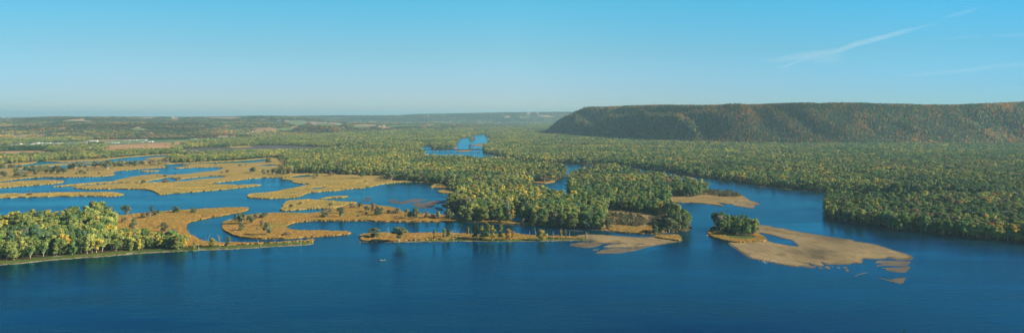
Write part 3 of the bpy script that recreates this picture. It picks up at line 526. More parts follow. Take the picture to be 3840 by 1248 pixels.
# the trees that show largest become things of their own
X, Y, Z, C3, sc, ws, md, ci, xp = cat
inv = np.where((xp > 5) & (xp < 3835))[0]; near = inv[np.argsort(Y[inv])][:252]; keep = np.ones(len(X), bool); keep[near] = False
TREES = [(X[i], Y[i], Z[i], C3[i], sc[i], ws[i], ci[i], xp[i]) for i in near]
C3 = C3*(1+rng.normal(size=(len(X), 1))*.14)
# thickets of willow
Xs, Ys, xs = scatter(900, 3000, 4.2, 55); c = look(RM, xs, HY+CH/Ys*F); k = (c == iT) & (fbm(Xs, Ys, 28, 5)+rng.normal(size=len(Xs))*.3 > -.15); Xs, Ys = Xs[k], Ys[k]
nS = len(Xs); shc = np.where(rng.random((nS, 1)) < .45+.5*fbm(Xs, Ys, 40, 6)[:, None], np.array([[.17, .20, .09]]), np.array([[.23, .19, .12]]))*(1+rng.normal(size=(nS, 1))*.25)
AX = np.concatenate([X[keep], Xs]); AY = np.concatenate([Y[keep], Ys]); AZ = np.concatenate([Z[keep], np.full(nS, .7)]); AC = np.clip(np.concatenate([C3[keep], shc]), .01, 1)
SZ = np.concatenate([sc[keep], rng.uniform(.5, 1.4, nS)]); SW = np.concatenate([ws[keep], rng.uniform(.7, 1.2, nS)]); MD = np.concatenate([md[keep], np.array(SHS)[rng.integers(0, 3, nS)]])
n = len(AX); 
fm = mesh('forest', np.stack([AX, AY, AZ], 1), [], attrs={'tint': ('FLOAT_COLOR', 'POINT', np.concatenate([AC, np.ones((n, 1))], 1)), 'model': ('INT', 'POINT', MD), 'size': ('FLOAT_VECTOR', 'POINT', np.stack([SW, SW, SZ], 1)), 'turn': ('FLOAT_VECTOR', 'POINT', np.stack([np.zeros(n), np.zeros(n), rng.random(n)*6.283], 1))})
def instancer(ob, coll):
    g = bpy.data.node_groups.new('scatter', 'GeometryNodeTree'); g.interface.new_socket('Geometry', in_out='INPUT', socket_type='NodeSocketGeometry'); g.interface.new_socket('Geometry', in_out='OUTPUT', socket_type='NodeSocketGeometry')
    gi, go = g.nodes.new('NodeGroupInput'), g.nodes.new('NodeGroupOutput'); ip = g.nodes.new('GeometryNodeInstanceOnPoints'); cn = g.nodes.new('GeometryNodeCollectionInfo')
    cn.inputs['Collection'].default_value = coll; cn.inputs['Separate Children'].default_value = True; cn.inputs['Reset Children'].default_value = True; ip.inputs['Pick Instance'].default_value = True
    def na(nm, ty):
        q = g.nodes.new('GeometryNodeInputNamedAttribute'); q.data_type = ty; q.inputs['Name'].default_value = nm; return q.outputs['Attribute']
    L = g.links.new; L(gi.outputs[0], ip.inputs['Points']); L(cn.outputs[0], ip.inputs['Instance']); L(na('model', 'INT'), ip.inputs['Instance Index']); L(na('size', 'FLOAT_VECTOR'), ip.inputs['Scale']); L(na('turn', 'FLOAT_VECTOR'), ip.inputs['Rotation']); L(ip.outputs[0], go.inputs[0])
    m = ob.modifiers.new('scatter', 'NODES'); m.node_group = g
fo = link('forest', fm); tag(fo, 'green and gold autumn forest covering the river bottom and the bluffs', 'forest', kind='stuff'); instancer(fo, SRC)

# ------------------------------------------------------------------ reeds standing on the nearer marsh
RSRC = bpy.data.collections.new('reed_sources')
for i in range(4):
    r = np.random.default_rng(600+i); V = []; Q = []
    for k in range(26):
        a = r.random()*6.28; d = r.random()**.5*1.5; x, y = d*math.cos(a), d*math.sin(a); q = r.random()*3.14; w = .10+.12*r.random(); h = 1.1+1.1*r.random(); lx, ly = r.normal()*.35, r.normal()*.35
        b = len(V); V += [(x-w*math.cos(q), y-w*math.sin(q), -.2), (x+w*math.cos(q), y+w*math.sin(q), -.2), (x+w*1.6*math.cos(q)+lx, y+w*1.6*math.sin(q)+ly, h), (x-w*1.6*math.cos(q)+lx, y-w*1.6*math.sin(q)+ly, h*.9)]; Q.append((b, b+1, b+2, b+3))
    me = mesh('reed_tuft', V, Q, attrs={'leaf_tone': ('FLOAT', 'POINT', np.repeat(r.random(26)*.7+.15, 4))}); me.materials.append(LEAF); RSRC.objects.link(bpy.data.objects.new('reed_tuft_%d' % i, me))
Xr, Yr, xr = scatter(740, 1750, 2.9, 66, -60, 3900); c = look(RM, xr, HY+CH/Yr*F); dn = fbm(Xr, Yr, 22, 15)
k = (((c == CLS.index('M')+1) & (dn > -.55)) | ((c == CLS.index('Y')+1) & (dn > -.2))) & (rng.random(len(Xr)) < np.clip(1.3-Yr/1700, .3, .8)); Xr, Yr, cr_, dn = Xr[k], Yr[k], c[k], dn[k]; n = len(Xr)
og = np.where((cr_ == CLS.index('M')+1)[:, None], np.array([[.50, .32, .09]]), np.array([[.58, .43, .13]])); gr = np.array([[.34, .31, .08]]); f = np.clip(.5+fbm(Xr, Yr, 35, 16)*1.2-.35, 0, 1)[:, None]; tc_ = (og*(1-f)+gr*f)*(1+rng.normal(size=(n, 1))*.16)
ro = link('marsh_reeds', mesh('marsh_reeds', np.stack([Xr, Yr, np.full(n, 1.3)], 1), [], attrs={'tint': ('FLOAT_COLOR', 'POINT', np.concatenate([np.clip(tc_, .01, 1), np.ones((n, 1))], 1)), 'model': ('INT', 'POINT', rng.integers(0, 4, n)), 'size': ('FLOAT_VECTOR', 'POINT', np.stack([rng.uniform(.8, 1.5, n)]*2+[rng.uniform(.15, .38, n)], 1)), 'turn': ('FLOAT_VECTOR', 'POINT', np.stack([np.zeros(n), np.zeros(n), rng.random(n)*6.283], 1))}))
tag(ro, 'orange and golden reeds covering the near marsh islands', 'reeds', kind='stuff'); instancer(ro, RSRC)
# ------------------------------------------------------------------ helpers for placed things
def locate(x, y):                                    # where on land or hill the photo point lies
    D = np.concatenate([np.arange(600, 4000, 4.), np.arange(4000, 17000, 12.)]); X_ = (x-CX)/F*D; z = np.maximum(terrain(X_, D), .9-drop(D)); k = np.argmax(HY+(CH-z)/D*F <= y)
    return float(X_[k]), float(D[k]), float(z[k])
def at(reg, u, v, z=0): r = REG[reg]; return ground(r[0]+u*r[2], r[1]+v*r[2], z)
ORD = 'first second third fourth fifth sixth seventh eighth ninth tenth eleventh twelfth thirteenth fourteenth fifteenth sixteenth seventeenth eighteenth nineteenth twentieth'.split()
def ordn(i, n):
    if i == 0: return 'leftmost'
    if i == n-1 and n > 2: return 'rightmost'
    t = ORD+['twenty-'+o for o in ORD[:9]]+['thirtieth']+['thirty-'+o for o in ORD[:9]]+['fortieth']+['forty-'+o for o in ORD[:9]]+['fiftieth']+['fifty-'+o for o in ORD[:9]]
    return t[min(i, len(t)-1)]
def put(kind, pair, loc, scale, tint, parts=('trunk', 'crown'), rz=None):
    cm, tm = pair[0], pair[1]; e = empty(kind, loc, random.random()*6.28 if rz is None else rz); e.scale = scale
    a = bpy.data.objects.new(parts[0], tm); b = bpy.data.objects.new(parts[1], cm)
    for o in (a, b): COL.objects.link(o); o.parent = e
    b['tint'] = [float(q) for q in tint]; return e
# ------------------------------------------------------------------ the three hundred nearest trees
CW = dict(green='green', dark='dark green', olive='olive green', yolive='yellow-green', yellow='yellow', gold='golden orange', brown='brown', grey='grey-brown thinning', rust='rust red', blue='blue-green')
def place_name(x, y):
    if x < 760: return 'wooded left bank'
    if x > 3000: return 'forest point at right'
    if 2600 < x < 2900 and y > 780: return 'small island beside the sandbar'
    return 'central wooded peninsula'
recs = []
for X_, Y_, Z_, c_, s_, w_, k_, xp_ in TREES:
    front = look(RM, np.array([xp_]), np.array([HY+CH/(Y_-17)*F]))[0] != iF
    recs.append((place_name(xp_, HY+CH/Y_*F), CW[PN[k_]], bool(front), xp_, X_, Y_, Z_, c_, s_, w_))
from collections import defaultdict
grp = defaultdict(list)
for r_ in recs: grp[r_[:3]].append(r_)
for (pn, cw, front), L_ in grp.items():
    L_.sort(key=lambda q: q[3]); ys = sorted(q[5] for q in L_); md_ = ys[len(ys)//2]
    for i, q in enumerate(L_):
        v = VAR[random.choice((0, 0, 1, 1, 2, 4, 5)) if not front else random.choice((0, 1, 2, 3, 4, 5, 5))]; sw = q[9]*random.uniform(.8, 1.05); sh = q[8]*random.uniform(.9, 1.12)
        t = put('deciduous_tree', v, (q[4], q[5], q[6]), (sw, sw, sh), q[7]*random.uniform(.85, 1.2))
        if front: lb = (ordn(i, len(L_))+' ' if len(L_) > 1 else 'only ')+cw+' tree along the waterside edge of the '+pn; gp = None
        elif len(L_) < 3: lb = (ordn(i, len(L_))+' ' if len(L_) > 1 else 'only ')+cw+' tree inside the '+pn
        else: lb = cw+' tree crowded inside the '+pn+(', nearer half' if q[5] < md_ else ', farther half')
        tag(t, lb, 'tree', ('waterside trees of the ' if front else cw+' trees inside the ')+pn)
# hand-placed trees of the narrow banks: region, base u, base v, top v, width u, model, colour, label
HT = [('b', 390, 440, 215, 420, 5, (.14, .165, .08), 'wide grey-green willow at the left end of the narrow grassy bar'), ('b', 1010, 545, 205, 430, 4, (.13, .155, .08), 'spreading grey-green willow with several pale trunks on the narrow bar'),
      ('b', 1855, 510, 240, 70, 3, (.12, .14, .06), 'thin green sapling left of the drooping pale tree on the bar'), ('b', 2085, 485, 232, 150, 3, (.19, .21, .10), 'pale drooping green tree near two bare leaning trunks'), ('b', 2195, 440, 255, 150, 1, (.06, .09, .045), 'dark green tree right behind the pale drooping tree'),
      ('c', 95, 405, 205, 95, 3, (.26, .18, .06), 'slim yellow-brown tree just left of a white bare pole'), ('c', 285, 470, 150, 230, 1, (.035, .07, .035), 'dark green tree behind the tall yellow-green pair on the bar'), ('c', 440, 500, 170, 190, 3, (.24, .23, .05), 'tall yellow-green tree, left of the tallest on the bar'),
      ('c', 560, 480, 100, 190, 0, (.17, .20, .055), 'tallest yellow-green tree on the narrow bar'), ('c', 695, 512, 160, 165, 3, (.38, .28, .04), 'bright yellow tree with a pale trunk on the bar'), ('c', 880, 500, 145, 165, 3, (.20, .22, .05), 'green-yellow tree right of the bright yellow one'), ('c', 1060, 510, 245, 180, 1, (.42, .24, .04), 'low orange and yellow tree leaning at the middle of the bar'),
      ('c', 1180, 475, 300, 110, 3, (.40, .22, .04), 'small orange tree beside the low orange and yellow one'), ('c', 1885, 505, 262, 270, 5, (.36, .29, .06), 'round yellow tree alone at the right part of the bar'), ('c', 2350, 465, 240, 90, 3, (.34, .26, .06), 'small leaning yellow tree right of the round yellow one'), ('c', 2460, 475, 255, 60, 3, (.22, .20, .09), 'thin olive sapling near the right end of the bar'),
      ('a', 1085, 455, 300, 120, 5, (.26, .24, .07), 'small sparse yellow tree on the left spit'), ('a', 1530, 405, 205, 210, 5, (.30, .27, .07), 'round yellow-green tree on the left spit'), ('a', 1895, 392, 160, 170, 3, (.11, .14, .07), 'upright grey-green tree at the right of the left spit'),
      ('D', 722, 515, 445, 26, 3, (.32, .26, .06), 'tiny yellow sapling at the right tip of the bar'), ('C', 1250, 340, 220, 110, 0, (.17, .20, .06), 'green-yellow tree on the peninsula shore right of the dark pool'), ('C', 1390, 338, 205, 140, 1, (.19, .21, .06), 'wide yellow-green tree on the peninsula shore above the long bar'), ('C', 1555, 346, 280, 55, 5, (.22, .23, .07), 'small pale green tree alone on the orange peninsula shore'), ('C', 1648, 352, 235, 70, 3, (.20, .20, .08), 'sparse tall tree on the orange peninsula shore'),
      ('D', 15, 330, 205, 75, 3, (.32, .25, .06), 'golden tree left of the pool behind the peninsula shore'), ('D', 225, 368, 268, 85, 5, (.10, .13, .05), 'dark green bushy tree on the peninsula shore right of the pool'), ('D', 320, 380, 280, 95, 1, (.17, .20, .05), 'green-yellow tree left of the golden one on the peninsula shore'), ('D', 408, 366, 245, 75, 3, (.36, .27, .05), 'golden tree in the middle of the peninsula shore'), ('D', 478, 376, 262, 40, 3, (.24, .20, .09), 'thin sparse tree right of the golden one on the peninsula shore'), ('D', 545, 388, 290, 80, 5, (.16, .19, .06), 'olive tree mid peninsula shore behind the round yellow bar tree'),
      ('D', 610, 402, 265, 125, 1, (.16, .19, .06), 'broad olive tree leaning over the peninsula shore'), ('D', 680, 385, 270, 70, 3, (.33, .27, .06), 'yellow tree right of the broad olive one'), ('D', 790, 350, 245, 75, 3, (.30, .24, .07), 'yellow tree standing behind the pale bare trunk'), ('D', 735, 300, 190, 90, 0, (.14, .16, .06), 'green tree behind the yellow one near the glade'), ('D', 870, 400, 300, 95, 5, (.22, .22, .10), 'pale grey-green tree near the start of the shore meadow'), ('D', 940, 408, 320, 100, 1, (.11, .13, .06), 'dark low tree at the left end of the shore meadow'), ('D', 990, 350, 285, 50, 3, (.25, .22, .10), 'small pale tree at the left end of the glade'),
      ('D', 1400, 452, 375, 90, 5, (.12, .15, .07), 'leftmost willow of the peninsula tip'), ('D', 1470, 448, 345, 110, 1, (.13, .16, .07), 'second willow from the left on the peninsula tip'), ('D', 1545, 448, 310, 120, 4, (.14, .17, .07), 'middle willow on the peninsula tip'), ('D', 1620, 438, 270, 120, 0, (.13, .16, .07), 'tall willow near the end of the peninsula tip'), ('E', 30, 428, 275, 120, 1, (.16, .19, .08), 'rightmost willow leaning over the channel at the peninsula tip'), ('D', 1600, 330, 165, 110, 4, (.24, .24, .08), 'tall yellow-green tree on the back side of the peninsula tip'), ('A', 1240, 298, 185, 100, 4, (.12, .15, .08), 'pale grey-green tree standing at the left edge of the golden marsh'), ('A', 1490, 250, 188, 50, 3, (.06, .10, .05), 'small dark green tree on the back edge of the golden marsh'), ('B', 75, 605, 470, 175, 0, (.20, .23, .06), 'yellow-green tree at the right end of the wooded left bank')]
for rg, u, v, tv, w, mi_, c_, lb in HT:
    p = at(rg, u, v, 1.1); k = REG[rg][2]*p[1]/F; m = VAR[mi_]; h = (v-tv)*k; ww = w*k/2
    tag(put('deciduous_tree', m, p, (ww/m[3]*.92, ww/m[3]*.92, h/m[2]), np.array(c_)*1.25), lb, 'tree', 'trees on the narrow grassy banks')
# ------------------------------------------------------------------ shrubs on the marsh
GG, BB, YY, DK = (.15, .18, .09), (.27, .215, .13), (.30, .31, .10), (.12, .17, .08)
SH = {'golden marsh right of the wooded left bank': [('A', 1540, 282, 110, 45, GG), ('A', 1430, 306, 110, 50, BB), ('A', 1215, 348, 60, 40, BB), ('A', 1320, 420, 90, 100, GG), ('A', 1560, 410, 35, 35, BB), ('A', 1615, 445, 100, 90, GG), ('B', 30, 478, 80, 60, BB), ('B', 45, 252, 95, 55, DK), ('B', 220, 257, 75, 45, GG), ('B', 305, 588, 34, 20, GG)],
      'rounded marsh point beside the S-shaped channel': [('B', 645, 335, 60, 60, DK), ('B', 700, 368, 110, 90, DK), ('B', 775, 365, 90, 75, GG), ('B', 690, 305, 50, 42, BB), ('B', 830, 318, 55, 48, BB), ('B', 915, 305, 105, 42, GG), ('B', 700, 430, 75, 66, DK), ('B', 895, 385, 60, 55, BB), ('B', 935, 475, 105, 115, GG), ('B', 1140, 472, 100, 28, BB), ('B', 845, 418, 20, 14, DK)],
      'long golden marsh south of the lake': [('B', 1500, 300, 95, 55, GG), ('B', 1560, 252, 50, 22, GG), ('B', 1650, 262, 60, 48, DK), ('C', 8, 298, 60, 88, DK), ('C', 190, 208, 60, 45, GG), ('C', 105, 210, 60, 25, BB), ('C', 250, 247, 65, 50, DK), ('C', 305, 258, 62, 88, BB), ('C', 362, 280, 110, 76, DK), ('C', 250, 275, 35, 25, GG), ('C', 170, 295, 36, 20, DK), ('C', 470, 262, 75, 32, BB), ('C', 560, 262, 85, 48, BB), ('C', 650, 300, 62, 78, YY), ('C', 690, 316, 90, 66, GG), ('C', 735, 320, 88, 110, GG), ('C', 840, 306, 100, 50, BB), ('C', 900, 306, 70, 30, BB), ('C', 955, 308, 62, 62, YY), ('C', 1040, 316, 90, 90, GG), ('C', 1085, 320, 70, 60, YY), ('C', 540, 300, 40, 14, BB), ('C', 575, 318, 50, 14, BB)],
      'oval marsh island behind the S-shaped channel': [('B', 1185, 203, 42, 26, GG), ('B', 1275, 172, 40, 26, BB), ('B', 1570, 192, 42, 30, GG)],
      'upper left marsh among the side channels': [('G', 30, 645, 75, 58, GG), ('G', 20, 555, 90, 42, GG), ('G', 110, 550, 85, 34, GG), ('G', 190, 545, 55, 26, GG), ('G', 160, 582, 62, 30, GG), ('G', 155, 628, 60, 55, GG), ('G', 190, 636, 100, 40, GG), ('G', 250, 634, 60, 26, GG), ('G', 255, 590, 80, 50, DK), ('G', 320, 600, 90, 62, DK), ('G', 345, 625, 75, 80, GG), ('G', 390, 590, 90, 52, GG), ('G', 438, 606, 55, 50, YY), ('G', 500, 606, 80, 60, GG), ('G', 560, 606, 90, 72, GG), ('G', 625, 606, 90, 56, GG), ('G', 800, 607, 55, 36, GG), ('G', 835, 607, 40, 20, GG), ('G', 750, 608, 24, 15, BB), ('G', 690, 558, 80, 45, GG), ('G', 740, 560, 90, 58, GG), ('G', 800, 558, 70, 55, GG), ('G', 840, 552, 40, 30, GG), ('G', 770, 572, 30, 14, BB), ('G', 860, 572, 40, 16, BB), ('G', 970, 606, 30, 16, BB), ('G', 400, 560, 80, 28, GG), ('G', 465, 556, 70, 26, GG)],
      'middle left marsh below the yellow tree belt': [('G', 930, 548, 75, 52, DK), ('G', 1000, 548, 85, 58, GG), ('G', 1060, 566, 105, 82, GG), ('G', 1112, 548, 70, 54, GG), ('G', 1180, 534, 90, 55, GG), ('G', 1260, 530, 72, 40, GG), ('G', 1335, 530, 75, 50, DK), ('G', 1395, 522, 60, 40, GG), ('G', 1500, 522, 90, 50, BB), ('G', 1560, 517, 66, 45, YY), ('G', 1625, 512, 80, 50, BB), ('G', 1405, 706, 55, 34, DK), ('G', 1545, 636, 25, 20, BB), ('G', 1618, 634, 42, 18, GG), ('G', 1632, 690, 80, 26, BB)],
      'broad marsh in front of the great forest': [('H', 55, 613, 42, 14, BB), ('H', 75, 684, 60, 40, BB), ('H', 500, 600, 36, 15, BB), ('H', 555, 596, 42, 26, BB), ('H', 815, 598, 72, 50, GG), ('H', 905, 616, 46, 50, DK), ('H', 955, 605, 42, 34, GG), ('H', 1015, 611, 62, 50, DK), ('H', 1092, 622, 82, 74, GG), ('H', 950, 496, 76, 36, GG), ('H', 445, 516, 32, 14, BB), ('H', 685, 532, 38, 18, BB), ('H', 738, 530, 20, 22, BB), ('H', 1180, 610, 62, 52, BB), ('H', 1065, 494, 52, 50, GG), ('H', 1125, 506, 32, 30, BB), ('H', 1410, 656, 42, 24, BB), ('H', 1440, 637, 36, 40, DK), ('H', 1565, 628, 85, 40, BB), ('I', 205, 648, 70, 62, DK), ('I', 490, 674, 105, 74, GG)],
      'thin marsh strip in the left backwater': [('A', 297, 82, 42, 28, BB), ('A', 270, 80, 26, 12, BB)]}
for lc, L_ in SH.items():
    L_ = sorted(L_, key=lambda q: REG[q[0]][0]+q[1]*REG[q[0]][2])
    for i, (rg, u, v, w, h, c_) in enumerate(L_):
        p = at(rg, u, v, 1.0); k = REG[rg][2]*p[1]/F; m = min(SHR, key=lambda m: abs(m[2]/m[3]/2-h/w)+random.random()*.3)
        t = put('marsh_shrub', m, p, (w*k/2/m[3]*1.0, w*k/2/m[3]*1.0, h*k/m[2]*1.08), np.array(c_)*random.uniform(.85, 1.15), ('stems', 'foliage'))
        nm = {GG: 'grey-green', BB: 'brown half-bare', YY: 'yellow-green', DK: 'dark green'}[c_]
        tag(t, nm+' shrub, '+ordn(i, len(L_))+' on the '+lc+('' if i == 0 or i == len(L_)-1 else ''), 'shrub', 'shrubs on the '+lc)
# ------------------------------------------------------------------ dead trees
def snag(rg, u, v, tu, tv, forks, lb, thick=.22, kind='dead_tree'):
    p = Vector(at(rg, u, v, .6)); k = REG[rg][2]*p.y/F; dx, h = (tu-u)*k, (v-tv)*k; r = random.Random(int(u*7+v)); b = MB()
    if forks: thick *= .8
    P_ = [Vector((dx*t**1.2+r.uniform(-.12, .12), r.uniform(-.15, .15), h*t)) for t in (0, .25, .5, .75, 1)]; P_[0] = Vector((0, 0, -.5))
    b.tube(P_, [thick, thick*.85, thick*.7, thick*.5, thick*(.25 if forks else .35)], 6)
    e = empty(kind, p); b.build('trunk', DEAD, e)
    for q in range(forks):
        t = .35+.5*q/max(1, forks); i = min(3, int(t*4)); s_ = P_[i].lerp(P_[i+1], t*4-i); sg = 1 if q % 2 else -1; L = h*(.38-.2*t)+.4
        f = s_+Vector((sg*L*r.uniform(.4, .7), r.uniform(-.5, .5), L*1.2)); c = MB(); c.tube([s_, s_.lerp(f, .5)+Vector((sg*.2, 0, -.1)), f], [thick*.55, thick*.35, thick*.12], 5); c.build('branch', DEAD, e)
    tag(e, lb, 'dead tree', 'bare dead trees at the water')
for a in [('b', 460, 565, 425, 385, 0, 'bare white trunk leaning in front of the wide left willow'), ('b', 745, 418, 740, 195, 4, 'forked bare tree between the two willows on the bar'), ('b', 728, 546, 728, 450, 0, 'short white stump pole below the forked bare tree'), ('b', 1400, 528, 1380, 370, 0, 'thin bare pole right of the spreading willow'), ('b', 1515, 495, 1520, 285, 2, 'slender bare tree mid bar with a twiggy top'),
          ('b', 1208, 500, 1208, 445, 0, 'shortest white stub beside the spreading willow'), ('b', 2335, 532, 2310, 258, 3, 'white forked dead tree right of the pale drooping tree'), ('b', 2365, 488, 2530, 135, 1, 'tall white trunk leaning far to the right over the channel'), ('b', 148, 517, 100, 375, 2, 'small forked snag at the left tip of the bar'), ('b', 68, 566, 60, 510, 1, 'tiny weathered stump in the water off the bar tip'),
          ('c', 187, 490, 172, 280, 0, 'white bare pole left of the dark green tree'), ('c', 1578, 386, 1585, 285, 0, 'bare post standing at the back edge of the bar'), ('c', 1546, 456, 1546, 405, 0, 'short stub left of the round yellow tree'), ('c', 1745, 400, 1700, 220, 0, 'broken trunk leaning left behind the round yellow tree'), ('c', 2162, 486, 2160, 290, 3, 'bare tree with level twigs right of the round yellow tree'), ('c', 2267, 472, 2262, 340, 2, 'second bare tree right of the round yellow tree'), ('c', 2550, 470, 2550, 278, 0, 'straight bare pole near the right end of the bar'), ('D', 740, 515, 742, 442, 2, 'bare tree beside the tiny yellow sapling'), ('D', 800, 520, 795, 484, 4, 'low bare bushy snag at the start of the pale sand', .12),
          ('a', 1197, 488, 1192, 305, 0, 'white bare pole at the right end of the left wood'), ('a', 1385, 402, 1475, 98, 1, 'tall bare trunk bent to the right on the left spit'), ('a', 1715, 432, 1680, 130, 5, 'many-branched bare tree between two leafy ones on the left spit'), ('B', 858, 556, 862, 515, 1, 'short forked snag at the back of the left spit'), ('B', 1020, 559, 1028, 494, 2, 'forked bare snag in the middle of the left spit', .2), ('B', 888, 583, 884, 562, 0, 'small stub near the front edge of the left spit'), ('B', 1160, 556, 1160, 523, 0, 'left one of two close stumps on the left spit'), ('B', 1183, 552, 1183, 531, 0, 'right one of two close stumps on the left spit'), ('B', 1240, 546, 1240, 520, 1, 'small snag leaning at the back of the left spit'), ('B', 1278, 568, 1279, 480, 0, 'tall straight pole near the tip of the left spit', .26),
          ('B', 615, 432, 618, 385, 1, 'bare snag left of the dark shrub on the rounded marsh point'), ('B', 662, 430, 664, 380, 1, 'bare pole against the dark shrub on the rounded marsh point'), ('D', 105, 362, 112, 305, 3, 'white forked snag on the peninsula shore below the pool', .25), ('D', 795, 412, 793, 345, 1, 'pale bare trunk on the peninsula shore facing the bar', .22), ('G', 845, 466, 838, 432, 2, 'dark bare tree on the far left marsh edge', .5), ('A', 1095, 302, 1100, 190, 0, 'left bare pole behind the wooded left bank', .15), ('A', 1133, 290, 1132, 235, 0, 'short bare pole behind the wooded left bank', .15), ('A', 1170, 302, 1172, 208, 1, 'right bare pole behind the wooded left bank', .15)]: snag(*a)
for i, (rg, u, v, du, dv, lb) in enumerate([('b', 1500, 535, 170, 8, 'grey drift log lying on the bar beach'), ('A', 520, 686, 110, -4, 'long pale drift log under the trees of the left bank'), ('A', 1240, 655, 90, -12, 'drift log with roots at the beach of the left bank'), ('c', 1640, 170, 60, 8, 'washed-up log on the peninsula shore facing the bar'), ('B', 560, 328, 60, -8, 'log lying off the rounded marsh point'), ('E', 232, 478, 22, -4, 'small log in the water left of the willow island')]):
    p = Vector(at(rg, u, v, .35)); q = Vector(at(rg, u+du, v+dv, .45))-p; b = MB(); b.tube([(0, 0, .1), q*.5+Vector((0, 0, .15)), q], [.42, .34, .16], 7); e = empty('drift_log', p); b.build('trunk', DEAD, e)
    for t in (.25, .6): c = MB(); c.tube([q*t, q*t+Vector((.6, -.7, .9)), q*t+Vector((.9, -1, 1.6))], [.13, .09, .03], 5); c.build('branch', DEAD, e)
    tag(e, lb, 'log', 'drift logs')
# ------------------------------------------------------------------ railway bridge with a red work car
STEEL = plain('dark_bridge_steel', (.06, .05, .05), .7); PIER = plain('pale_pier_stone', (.50, .44, .34), .9); RED = plain('red_paint', (.32, .045, .05), .5); WHITE = plain('white_paint', (.78, .78, .74), .6); GREY = plain('grey_roofing', (.30, .31, .32), .6); TEAL = plain('bluish_metal', (.45, .52, .54), .5); GLASS = plain('dark_glass', (.03, .04, .05), .2, .6)
BD = 3150.; bx = lambda x: (x-CX)/F*BD
e = empty('railway_bridge', (bx(1700), BD, 0)); x0 = bx(1566)-bx(1700); x1 = bx(1836)-bx(1700)
b = MB(); b.box(((x0+x1)/2, 0, 8.1), (x1-x0, 5, .5)); [b.box(((x0+x1)/2, s_, 6.9), (x1-x0, .5, 1.9)) for s_ in (-2, 2)]; b.build('girder_deck', STEEL, e)
b = MB(); [b.box(((x0+x1)/2, s_, 8.45), (x1-x0, .16, .2)) for s_ in (-.75, .75)]; b.build('rails', STEEL, e)
b = MB(); [b.box((x0+i*(x1-x0)/60, s_, 9), (.15, .15, 1.2)) for i in range(61) for s_ in (-2.4, 2.4)]; [b.box(((x0+x1)/2, s_, 9.6), (x1-x0, .1, .1)) for s_ in (-2.4, 2.4)]; b.build('railing', STEEL, e)
for px_, w_ in ((1609, 2.6), (1625.7, 2.6), (1642.5, 2.8), (1661, 2.6), (1678.9, 2.6), (1711.8, 6.5), (1741, 2.4), (1771.5, 2.8), (1797, 2.4)):
    b = MB(); xx = bx(px_)-bx(1700); b.box((xx, 0, 2.2), (w_, 6, 6.4), taper=.85); b.box((xx, 0, 5.65), (w_+.5, 6.6, .5)); b.build('pier', PIER, e)
tag(e, 'long dark railway bridge on pale stone piers crossing the far river', 'bridge')
e = empty('rail_car', (bx(1793), BD, 8.55)); b = MB(); b.box((0, 0, 2.2), (12, 2.8, 2.4)); b.build('body', RED, e); b = MB(); b.box((0, 0, 3.6), (12.4, 3.1, .35)); b.box((0, 0, 3.95), (6, 2, .35)); b.build('roof', STEEL, e)
for s_ in (-4.2, 4.4): b = MB(); b.box((s_, -1.42, 2.3), (1.9, .12, 1.7)); b.box((s_, -1.5, 2.3), (.12, .06, 1.7)); b.build('door', WHITE, e)
for s_ in (-3.8, 3.8): b = MB(); b.box((s_, 0, .75), (3, 2, .4)); [b.tube([(s_+q, -1, .45), (s_+q, 1, .45)], [.45, .45], 10) for q in (-1, 1)]; b.build('wheel_truck', STEEL, e)
tag(e, 'small red rail car with pale doors at the right end of the bridge', 'rail car')
